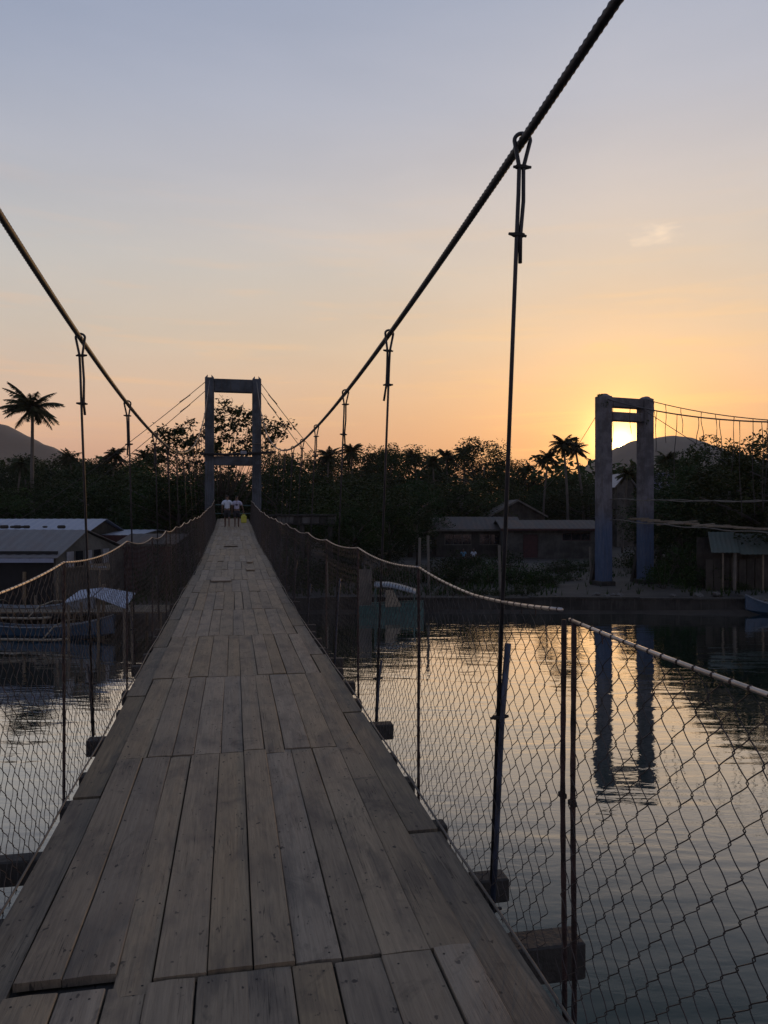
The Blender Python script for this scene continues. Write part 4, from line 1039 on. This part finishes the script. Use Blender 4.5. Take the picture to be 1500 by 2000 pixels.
# ------------------------------------------------------------------ boats
def outrigger(loc, rz, L, hullm, label, canopy=False):
    b = empty('outrigger_boat', loc, rz, label, 'boat', 'outrigger boats by the far bank')
    mb = MB(); NS = 13; vs = []
    for i in range(NS):
        u = i / (NS - 1); x = (u - .5) * L; wd = .36 * math.sin(math.pi * min(1, max(0, .04 + u * .92))) ** .6; sh = .35 + .55 * abs(2 * u - 1) ** 2.4; kl = -.22 + .35 * abs(2 * u - 1) ** 3
        vs += [(x, -wd, sh), (x, -wd * .75, .1 + kl * .4), (x, 0, kl), (x, wd * .75, .1 + kl * .4), (x, wd, sh), (x, wd * .8, sh - .02), (x, wd * .5, kl + .16), (x, -wd * .5, kl + .16), (x, -wd * .8, sh - .02)]
    mb.add(vs, [(i * 9 + k, i * 9 + (k + 1) % 9, (i + 1) * 9 + (k + 1) % 9, (i + 1) * 9 + k) for i in range(NS - 1) for k in range(9)] + [tuple(range(8, -1, -1)), tuple(range((NS - 1) * 9, NS * 9))])
    mb.build('hull', hullm, b, smooth=False)
    for s in (-1, 1):
        mb = MB(); mb.tube([((u - .5) * L * .98, s * .36 * math.sin(math.pi * min(1, max(0, .04 + u * .92))) ** .6 + s * .02, .37 + .55 * abs(2 * u - 1) ** 2.4) for u in [i / 12 for i in range(13)]], .028, 5); mb.build('gunwale', M_whiteb, b)
        mb = MB(); mb.tube([((u - .5) * L * .72, s * 1.9, .12 + .25 * max(0, abs(2 * u - 1) - .75)) for u in [i / 10 for i in range(11)]], .055, 6); mb.build('float', M_bamboo, b, smooth=True)
    for x in (-L * .22, L * .22):
        mb = MB(); mb.tube([(x, -1.95, .16), (x, -1.1, .55), (x, 0, .66), (x, 1.1, .55), (x, 1.95, .16)], .035, 6); mb.build('outrigger_arm', M_bamboo, b, smooth=True)
    for x in (-L * .1, L * .08):
        mb = MB(); mb.box((x, 0, .34), (.22, .56, .04)); mb.build('seat', M_edge, b)
    return b
outrigger(tuple(P(60, 1225, 33.0).xy) + (.15,), -YAW - .10, 7.6, M_blueb, 'blue and white outrigger boat moored nearest the water below the grey-roofed house')
outrigger(tuple(P(40, 1200, 35.0).xy) + (.75,), -YAW - .12, 7.2, M_whiteb, 'white outrigger boat drawn up behind the blue one')
outrigger(tuple(W(XW(1545, 40.4), 40.3)) [:2] + (.12,), -YAW - .22, 4.6, M_blueb, 'small bright blue boat with a curved white rail at the right edge of the water')
bo = bpy.data.objects[[o.name for o in bpy.data.objects if o.name.startswith('outrigger_boat')][-1]]
# canopied motor boat, centre
cb = empty('canopy_boat', tuple(W(XW(765, 40.4), 40.4))[:2] + (0,), -YAW - .05, 'small teal and white boat with a rounded canopy and curtain, moored at the seawall', 'boat')
mb = MB(); vs = []; NS = 9
for i in range(NS):
    u = i / (NS - 1); x = (u - .5) * 3.4; wd = .62 * min(1, 1.25 - u * .95) ** .5 if u < .95 else .2; sh = .55 + .25 * u
    vs += [(x, -wd, sh), (x, -wd * .8, -.2), (x, wd * .8, -.2), (x, wd, sh), (x, wd * .85, sh), (x, wd * .7, .1), (x, -wd * .7, .1), (x, -wd * .85, sh)]
mb.add(vs, [(i * 8 + k, i * 8 + (k + 1) % 8, (i + 1) * 8 + (k + 1) % 8, (i + 1) * 8 + k) for i in range(NS - 1) for k in range(8)] + [tuple(range(7, -1, -1)), tuple(range((NS - 1) * 8, NS * 8))])
mb.build('hull', M_teal, cb)
mb = MB(); vs = []; NN = 8
for i in range(7):
    u = i / 6; x = -.9 + 2.2 * u; hh = 1.78 - .38 * max(0, u - .35) ** 1.2 / .6
    for k in range(NN + 1):
        a = math.pi * k / NN; vs.append((x, -.66 * math.cos(a), hh - .22 + .22 * math.sin(a)))
    for k in range(NN, -1, -1):
        a = math.pi * k / NN; vs.append((x, -.62 * math.cos(a), hh - .25 + .22 * math.sin(a)))
Q = 2 * NN + 2
mb.add(vs, [(i * Q + k, i * Q + (k + 1) % Q, (i + 1) * Q + (k + 1) % Q, (i + 1) * Q + k) for i in range(6) for k in range(Q)] + [tuple(range(Q - 1, -1, -1)), tuple(range(6 * Q, 7 * Q))])
mb.build('canopy', M_whiteb, cb, smooth=True)
for x in (-.85, .2, 1.2):
    for s in (-.6, .6):
        mb = MB(); mb.tube([(x, s, .5), (x, s, 1.5 if x < 1 else 1.25)], .035, 6); mb.build('canopy_post', M_teal, cb)
mb = MB(); mb.add([(-.3, -.64, 1.4), (.1, -.64, 1.4), (.55, -.66, .55), (-.3, -.64, .5), (-.3, -.61, 1.4), (.1, -.61, 1.4), (.55, -.63, .55), (-.3, -.61, .5)], [(0, 1, 2, 3), (7, 6, 5, 4), (0, 4, 5, 1), (1, 5, 6, 2), (2, 6, 7, 3), (3, 7, 4, 0)]); mb.build('curtain', M_bamboo, cb)
# old net-covered frame left of the boat
nf_ = empty('net_frame', tuple(W(XW(712, 41), 41))[:2] + (0,), -YAW, 'upright post frame with a grey tarpaulin beside the canopy boat', 'frame')
for x in (-.35, .35, .0): mb = MB(); mb.tube([(x, 0, -1.3), (x, 0, 2.6)], .05, 6); mb.build('post', M_trim, nf_)
mb = MB(); mb.box((0, -.03, 1.4), (.62, .02, 2.0)); mb.build('tarpaulin', M_trim, nf_)
# two people sitting on the bank in front of the dark house
for (px, m_, lb) in ((905, simple('light_blue_shirt', (.10, .26, .40), .8), 'tiny figure in a light blue shirt sitting on the bank before the dark house'),
                     (925, M_shirt, 'tiny figure with a pale top sitting beside the one in light blue')):
    q = W(XW(px, 66), 66); person((q.x, q.y, GZ - .05), math.pi - YAW, 1.6, lb, 0, seat=True, shirt=m_)
# block they sit on
mb = MB(); q = W(XW(915, 66.3), 66.1); mb.bbox((0, .28, GZ + .38), (2.2, .5, .86), .03); tag(mb.build('bench', M_wallc, loc=(q.x, q.y, 0), rz=-YAW), 'low concrete bench under the two seated figures', 'bench')
# posts in the water / on the bank
for i, (px, zc, h) in enumerate(((817, 44, 4.0), (838, 45, 4.1), (978, 43, 3.6), (1155, 52, 3.1), (640, 43, 2.7))):
    q = W(XW(px, zc), zc); mb = MB(); mb.tube([(0, 0, GZ - 1), (R.uniform(-.1, .1), 0, h)], .08, 7)
    tag(mb.build('mooring_post', M_trim, loc=(q.x, q.y, 0)), ['grey post beside the canopy boat, left of a pair', 'grey leaning post, right of the pair by the canopy boat', 'grey post among the shrubs near the nearest right hanger', 'short dark post at the left foot of the old tower', 'grey post on the bank behind the right fence, near the parapet'][i], 'post', 'posts on the far bank')
# stones along the right bank
me_st = None
for i in range(14):
    px = R.uniform(950, 1460); zc = R.uniform(42.2, 43.5); q = W(XW(px, zc), zc)
    if me_st is None:
        mb = MB(); rr = random.Random(5); vs = []
        for a in range(5):
            for b in range(8):
                th = math.pi * (a + .5) / 5; ph = 2 * math.pi * b / 8; k = 1 + rr.uniform(-.2, .2)
                vs.append((math.sin(th) * math.cos(ph) * k, math.sin(th) * math.sin(ph) * k, math.cos(th) * .6 * k))
        mb.add(vs, [(a * 8 + b, (a + 1) * 8 + b, (a + 1) * 8 + (b + 1) % 8, a * 8 + (b + 1) % 8) for a in range(4) for b in range(8)] + [tuple(range(8)), tuple(range(39, 31, -1))])
        me_st = mb.mesh('stone', M_stone)
    s_ = R.uniform(.12, .30); o = link('stone', me_st, None, (q.x, q.y, GZ + .02), R.uniform(0, 6)); o.scale = (s_, s_ * R.uniform(.7, 1.2), s_)
    tag(o, where(px, 'grey stone'), 'stone', 'stones along the far bank')

# ------------------------------------------------------------------ vegetation
def blob_crown(seed, nb, nl, size, rx=.34, z0=.28, z1=.93, shape=1.0, flat=.75):
    rg = random.Random(seed); mb = MB()
    cz = (z0 + z1) / 2; rz_ = (z1 - z0) / 2
    for _ in range(nb):
        a = rg.uniform(0, 2 * math.pi); u = rg.uniform(-1, 1); rr = (1 - abs(u) ** 2.2) ** .5 * rg.uniform(.45, 1.0)
        c = Vector((rx * rr * math.cos(a), rx * rr * math.sin(a), cz + rz_ * u * rg.uniform(.8, 1.05)))
        leaf_quads(mb, c, rg.uniform(.05, .12) * shape, nl, size, rg, flat, up=.3)
    return mb
def broad_protos():
    out = []
    for sd, (nb, nl, sz, rx, z0, shp) in enumerate(((90, 120, .022, .36, .16, 1.0), (84, 130, .023, .42, .22, 1.1), (90, 110, .021, .30, .12, .95), (80, 130, .023, .46, .26, 1.1), (60, 90, .024, .34, .25, .9))):
        cr = blob_crown(20 + sd, nb, nl, sz, rx, z0, .94, shp)
        tk = MB(); rg = random.Random(sd)
        tk.tube([(0, 0, -.05), (.01, 0, .15), (-.01, .01, .4), (0, 0, .7)], [.028, .022, .016, .006], 7)
        for k in range(7):
            a = rg.uniform(0, 6.28); z = rg.uniform(.22, .5); e = Vector((math.cos(a) * rx * .8, math.sin(a) * rx * .8, z + rg.uniform(.12, .35)))
            tk.tube([(0, 0, z), (e.x * .5, e.y * .5, z + (e.z - z) * .6), tuple(e)], [.012, .008, .003], 5)
        out.append((cr, tk))
    return out
BROAD = []
for i, (cr, tk) in enumerate(broad_protos()):
    BROAD.append((cr.mesh('crown', [M_leafA, M_leafB, M_leafA, M_leafB, M_leafA][i]), tk.mesh('trunk', M_trunk, smooth=True)))
def palm_proto(seed, nfr=20, lean=.05, droop=1.0, fl=1.0):
    rg = random.Random(seed); H = 1.0; tk = MB()
    pts = [(lean * (u ** 2), .01 * math.sin(u * 4), u * .80) for u in [i / 8 - .03 for i in range(9)]]
    tk.tube(pts, [.0115 - .004 * i / 8 for i in range(9)], 7)
    top = Vector(pts[-1]); cr = MB()
    for k in range(nfr):
        a = 2 * math.pi * k / nfr * 2.4 + rg.uniform(-.2, .2); el0 = rad(rg.uniform(-25, 80)); L = rg.uniform(.17, .21) * fl
        d = Vector((math.cos(a), math.sin(a), 0)); p = top.copy(); ang_ = el0; prev = None; N = 9
        rp = [p.copy()]
        for i in range(N):
            ang_ -= rad(rg.uniform(3.5, 7)) * droop * (1.15 if el0 > 0 else .8)
            p = p + (d * math.cos(ang_) + Vector((0, 0, math.sin(ang_)))) * (L / N); rp.append(p.copy())
        cr.tube(rp, [.0028 - .0022 * i / N for i in range(N + 1)], 3, caps=False)
        sdv = d.cross(Vector((0, 0, 1)))
        for i in range(1, N + 1):
            for h in (0, .33, .66):
                q = rp[i - 1] + (rp[i] - rp[i - 1]) * h; t = (rp[i] - rp[i - 1]).normalized(); u = (i + h) / N
                ll = .054 * fl * (math.sin(math.pi * min(1, .12 + u * .80)) ** .7) * rg.uniform(.8, 1.15)
                for s in (-1, 1):
                    dirn = (sdv * s * .75 + t * .45 + Vector((0, 0, -.55 * rg.uniform(.5, 1.4)))).normalized()
                    e = q + dirn * ll; kx = len(cr.v); wv = t * .0044
                    cr.v += [tuple(q - wv), tuple(q + wv), tuple(e + wv * .15)]; cr.f.append((kx, kx + 1, kx + 2)); cr.mi.append(0)
    for k in range(6):
        a = k * 1.05; leaf_quads(cr, top + Vector((math.cos(a) * .012, math.sin(a) * .012, -.015)), .010, 6, .016, rg)
    return cr, tk
PALM = []
for sd, (ln, nf2, dr) in enumerate(((.05, 36, .95), (-.05, 26, 1.3), (.09, 24, 1.0))):
    cr, tk = palm_proto(60 + sd, nf2, ln, dr, .9); PALM.append((cr.mesh('crown', M_palm), tk.mesh('trunk', M_palmtrunk, smooth=True)))

for sd, (ln, nf2, dr) in enumerate(((.03, 32, 1.2), (-.05, 34, 1.4), (.07, 30, 1.0))):
    cr, tk = palm_proto(80 + sd, nf2, ln, dr, .70); PALM.append((cr.mesh('crown', M_palm), tk.mesh('trunk', M_palmtrunk, smooth=True)))
def plant(kind, proto, px, toppy, zc, label, group, widen=1.0, gz=None, rot=None):
    gz = GZ if gz is None else gz
    h = ZH(toppy, zc) - gz
    q = W(XW(px, zc), zc, gz)
    name, cat = {'b': ('broadleaf_tree', 'tree'), 'p': ('palm_tree', 'palm tree')}[kind]
    t = empty(name, q, R.uniform(0, 6.28) if rot is None else rot, label, cat, group)
    cr, tk = (BROAD if kind == 'b' else PALM)[proto]
    for nm, me in (('crown', cr), ('trunk', tk)):
        o = link(nm, me, t); 
        k = h / 1.03 if kind == 'b' else h / .90
        o.scale = (k * widen, k * widen, k)
    return t

# tall coconut palm on the left
plant('p', 0, 68, 750, 84, 'tall solitary coconut palm rising above the blue tin roof', None, 1.0, rot=2.2)
# palms along the treeline
GP = 'coconut palms standing out of the treeline'
for (px, ty, zc, pr, lb) in (
    (214, 866, 112, 1, 'coconut palm top showing between the two left hangers'),
    (285, 872, 108, 0, 'coconut palm top behind the second left hanger'),
    (640, 866, 112, 0, 'coconut palm top between the second and third right hangers from the tower'),
    (690, 860, 118, 1, 'coconut palm top just right of the third right hanger'),
    (820, 872, 125, 2, 'slender coconut palm in a gap of the central treeline'),
    (850, 880, 118, 0, 'low coconut palm right of the gap in the central treeline'),
    (880, 870, 122, 1, 'coconut palm left of the big rounded tree'),
    (908, 862, 124, 0, 'coconut palm leaning on the big rounded tree'),
    (1062, 872, 105, 1, 'coconut palm leftmost of the three near the setting sun'),
    (1108, 840, 100, 0, 'tallest coconut palm of the three near the setting sun'),
    (1141, 850, 104, 2, 'coconut palm close to the left leg of the old tower'),
    (1022, 900, 130, 2, 'small far palm in the dip right of the big rounded tree'),
    (1296, 875, 88, 0, 'coconut palm silhouetted against the hill right of the old tower'),
    (1330, 900, 80, 1, 'coconut palm with drooping fronds in front of the right hill'),
    (30, 885, 104, 1, 'coconut palm low behind the tall solitary palm'),
    (150, 872, 116, 2, 'coconut palm behind the first left hanger'),
    (1215, 905, 90, 2, 'dark palm between the legs of the old tower')):
    plant('p', pr + 3, px, ty - 4, zc - 8, lb, GP, 1.0)
# broadleaf treeline
GB = 'dark broadleaf trees of the far treeline'
line = [(-60, 868, 110), (0, 872, 118), (50, 876, 112), (100, 872, 120), (140, 876, 112), (185, 874, 104), (235, 882, 112), (270, 878, 118), (330, 880, 100), (380, 900, 95), (430, 905, 90), (480, 905, 92), (540, 872, 105), (580, 866, 112), (620, 868, 120),
        (660, 868, 118), (705, 862, 114), (745, 860, 124), (782, 862, 120), (860, 888, 128), (900, 878, 130), (985, 872, 124), (1010, 912, 134), (1040, 910, 128), (1075, 905, 118), (1115, 900, 112), (1150, 898, 110), (1200, 893, 102), (1240, 905, 100), (1290, 905, 92)]
for i, (px, ty, zc) in enumerate(line):
    plant('b', i % 5, px, ty + R.uniform(-7, 12) + (16 if 1030 < px < 1210 else 0), zc, where(px, 'dark treeline tree'), GB, R.uniform(.95, 1.35))
plant('b', 2, 945, 842, 112, 'big rounded tree standing highest in the central treeline', None, 1.15)
plant('b', 4, 757, 855, 110, 'twiggy open-crowned tree behind the second right hanger', None, .9)
# darker second rank in front, lower
GM = 'lower trees crowding the far bank below the treeline'
for i, (px, ty, zc) in enumerate([(-40, 930, 70), (30, 935, 74), (95, 925, 78), (160, 930, 70), (215, 920, 66), (262, 905, 72), (310, 915, 64), (352, 915, 60), (560, 905, 66), (600, 915, 72), (655, 905, 78), (700, 925, 62), (748, 915, 84), (800, 925, 76),
                                  (850, 920, 90), (900, 925, 88), (950, 930, 98), (1000, 945, 100), (1060, 950, 102), (1110, 945, 100), (1150, 940, 98), (640, 960, 56), (690, 975, 52), (760, 975, 60), (815, 985, 64), (455, 935, 66), (410, 940, 62), (1350, 935, 66), (1290, 950, 68)]):
    plant('b', (i * 2 + 1) % 5, px, ty + R.uniform(-6, 6), zc, where(px, 'lower bushy tree'), GM, R.uniform(1.3, 1.8))
# right-hand trees
for i, (px, ty, zc, w, lb) in enumerate([(1392, 832, 64, 1.0, 'ragged tall tree right of the hill, its top crossing the old cables'), (1440, 866, 60, 1.3, 'rounded dark tree between the two tall ones at the right'), (1506, 838, 49, 1.35, 'tall tree cut by the right edge of the view'),
                                    (1360, 890, 70, 1.2, 'dark tree at the foot of the right hill'), (1585, 790, 50, 1.2, 'tallest dark tree past the right edge of the view'), (1425, 880, 55, 1.7, 'broad low tree over the yellow-walled house'), (1330, 935, 60, 1.4, 'dark bushy tree right of the old tower'), (1640, 800, 52, 1.3, 'dark tree far to the right of the green shed')]):
    plant('b', (i + 4) % 5, px, ty, zc, lb, None, w)
# large-leaved tree behind the near tower
def big_leaf_tree():
    rg = random.Random(11); zc = 60.0; base = W(XW(428, zc), zc, GZ)
    t = empty('breadfruit_tree', base, 0, 'large-leaved tree with an open crown behind the blue-grey tower', 'tree')
    tk = MB(); cr = MB()
    ex = lambda px, py: Vector((P(px, py, zc) - base))
    tk.tube([(0, 0, -.5), (.1, 0, 2), (-.1, .1, 4.2), (.2, 0, 6.5)], [.32, .26, .2, .12], 9)
    tuft_pts = []
    outline = [(300, 872), (312, 850), (330, 842), (352, 842), (368, 850), (385, 826), (392, 845), (405, 838), (420, 812), (432, 800), (442, 790), (452, 800), (462, 805), (436, 816), (448, 822), (420, 840), (440, 835), (458, 838), (470, 826), (480, 806), (486, 800), (494, 812),
               (500, 828), (515, 818), (528, 822), (535, 835), (545, 842), (520, 838), (530, 852), (505, 842), (488, 836), (478, 850), (462, 856), (446, 852), (428, 860), (412, 862), (398, 862), (380, 864), (362, 862), (345, 862), (328, 868), (318, 880), (340, 882), (360, 884), (384, 884),
               (410, 884), (432, 876), (452, 872), (470, 878), (490, 866), (500, 880), (516, 872), (372, 842), (340, 850), (356, 870), (395, 875), (440, 890), (470, 895), (562, 828), (418, 826), (474, 820), (300, 890), (325, 895), (350, 900), (380, 900), (410, 903), (500, 896)]
    for (px, py) in outline:
        c = ex(px + rg.uniform(-3, 3), py + rg.uniform(-2, 4)); dpt = rg.uniform(-2.4, 2.4); c = c + Vector((SY, CY, 0)) * dpt
        tuft_pts.append(c)
        a = Vector((c.x * .18, c.y * .18, 3.2 + rg.uniform(0, 3))); m_ = (a + c) / 2 + Vector((0, 0, -.4)); m_.z = min(m_.z, c.z - .2)
        tk.tube([tuple(a), tuple(m_), tuple(c)], [.035, .022, .010], 4)
        for j in range(64 if py > 840 else 48):
            d = Vector((rg.gauss(0, .30), rg.gauss(0, .30), rg.gauss(0, .17)))
            a_ = Vector((rg.uniform(-1, 1), rg.uniform(-1, 1), rg.uniform(-.9, .3))).normalized(); b_ = a_.cross(Vector((0, 0, 1)) + Vector((rg.uniform(-.6, .6), rg.uniform(-.6, .6), 0))).normalized()
            p = c + d; sz = rg.uniform(.26, .44); wd = sz * .6; k = len(cr.v); n2 = a_.cross(b_) * sz * .1
            cr.v += [tuple(p), tuple(p + a_ * sz * .5 + b_ * wd * .5 + n2), tuple(p + a_ * sz), tuple(p + a_ * sz * .5 - b_ * wd * .5 + n2)]; cr.f.append((k, k + 1, k + 2, k + 3)); cr.mi.append(0)
    for (px, py, qx, qy) in ((440, 800, 428, 770), (462, 805, 476, 786), (448, 795, 452, 776), (430, 812, 414, 792)):
        a, b = ex(px, py), ex(qx, qy); m_ = (a + b) / 2 + Vector((.2, 0, .1)); tk.tube([tuple(a), tuple(m_), tuple(b)], [.025, .018, .010], 4)
    cr.build('crown', M_leafC, t); tk.build('trunk', M_trunk, t, smooth=True)
big_leaf_tree()
# shrubs on the bank
def shrub_mesh(seed, n_=1500):
    rg = random.Random(seed); mb = MB()
    for _ in range(22):
        a = rg.uniform(0, 6.28); r = rg.uniform(0, .75) ** .7; leaf_quads(mb, Vector((r * math.cos(a), r * math.sin(a), rg.uniform(.15, .8) * (1.1 - r * .5))), rg.uniform(.18, .32), n_ // 22, .085, rg, .8, up=.4)
    return mb.mesh('foliage', M_shrub)
SH = [shrub_mesh(1), shrub_mesh(2), shrub_mesh(5)]
stem = MB()
for k in range(9):
    a = k * .7; stem.tube([(0, 0, -.1), (math.cos(a) * .25, math.sin(a) * .25, .35), (math.cos(a) * .5, math.sin(a) * .5, .8)], [.02, .014, .006], 4)
STEM = stem.mesh('stem', M_trunk)
for i, (px, ty, zc, w) in enumerate([(880, 1068, 62, 2.2), (930, 1078, 60, 1.8), (975, 1062, 63, 2.2), (1090, 1092, 58, 1.6), (1130, 1095, 60, 1.8), (1165, 1085, 64, 2), (1105, 1108, 52, 1.2), (1295, 1085, 47, 1.6), (1330, 1075, 53, 1.9), (1365, 1095, 51, 1.4), (1480, 1120, 50, 1.2), (1230, 1070, 63, 2), (1045, 1093, 49.5, 1.7), (1072, 1118, 48.6, 1.3), (1000, 1085, 50, 1.9), (955, 1088, 50.5, 1.8), (905, 1095, 49.5, 1.9), (860, 1088, 51, 2), (820, 1100, 52, 1.8), (1025, 1134, 43.2, 1.4), (985, 1144, 43.2, 1.2), (935, 1142, 43.2, 1.4), (885, 1139, 43.7, 1.4),
                                    (680, 1075, 52, 2), (640, 1085, 51, 1.9), (600, 1075, 47, 2), (740, 1080, 47, 2.1), (1300, 1060, 52, 2.2), (1345, 1050, 50, 2.4), (1380, 1085, 47, 1.8), (1310, 1100, 50, 1.5), (1100, 1085, 62, 1.8), (1260, 1050, 60, 2), (1400, 1115, 51, 1.1), (1440, 1129, 45.8, 1),
                                    (330, 1020, 46, 2.4), (300, 1060, 42, 1.8), (270, 1075, 45, 1.8), (350, 1045, 50, 2), (15, 1140, 40, 2.2), (560, 1050, 46, 2), (1350, 1005, 56, 2.6)]):
    q = W(XW(px, zc), zc, GZ - .05); h = ZH(ty, zc) - GZ
    t = empty('shrub', q, R.uniform(0, 6), where(px, 'dark green shrub' if zc < 50 else 'taller leafy shrub'), 'shrub', 'shrubs on the far bank')
    for nm, me in (('foliage', SH[i % 3]), ('stem', STEM)):
        o = link(nm, me, t); o.scale = (w, w, h / 1.05)
# far woodland that fills behind the single trees
rg = random.Random(9); mb = MB()
for _ in range(430):
    px = rg.uniform(-700, 2300); zc = rg.uniform(118, 170); hmax = ZH(905, zc) if 0 < px < 1250 else ZH(900, zc)
    z = rg.uniform(2, hmax - 1.2); q = W(XW(px, zc), zc, z)
    leaf_quads(mb, q, rg.uniform(2.5, 4.2), 70, 1.5, rg, .7)
tag(mb.build('woodland', M_leafA), 'dark mass of woodland closing the view behind the far bank', 'woodland', kind='stuff')
# grass tufts along the bank
mb = MB()
for _ in range(5200):
    px = rg.uniform(-200, 1700); zc = rg.uniform(42.6, 60) if px > 560 else rg.uniform(36, 55)
    if 1080 < px < 1330 and zc < 54 and rg.random() < .93: continue
    q = W(XW(px, zc), zc, GZ + .02)
    for j in range(3):
        d = Vector((rg.uniform(-.15, .15), rg.uniform(-.15, .15), rg.uniform(.15, .5))); o_ = Vector((rg.uniform(-.03, .03), rg.uniform(-.03, .03), 0)); k = len(mb.v)
        mb.v += [tuple(q - o_ - Vector((.02, 0, 0))), tuple(q + o_ + Vector((.02, 0, 0))), tuple(q + d)]; mb.f.append((k, k + 1, k + 2)); mb.mi.append(0)
tag(mb.build('grass', M_shrub), 'rough dark grass and weeds along the far bank', 'grass', kind='stuff')
# evening haze over the harbour
def haze_build(gg, b, t, nt):
    nt.nodes.remove(b); v = nt.nodes.new('ShaderNodeVolumePrincipled'); v.inputs['Density'].default_value = .00013; v.inputs['Anisotropy'].default_value = .3
    v.inputs['Color'].default_value = (.85, .82, .80, 1); gg.link(v.outputs[0], nt.nodes['Material Output'].inputs['Volume'])
M_haze = mat('haze', haze_build)
mb = MB(); mb.box((0, 1700, 119), (5600, 3600, 244))
tag(mb.build('haze', M_haze), 'thin evening haze lying over the harbour and the far hills', kind='stuff')
print('planks', nplank, 'objects', len(bpy.data.objects))
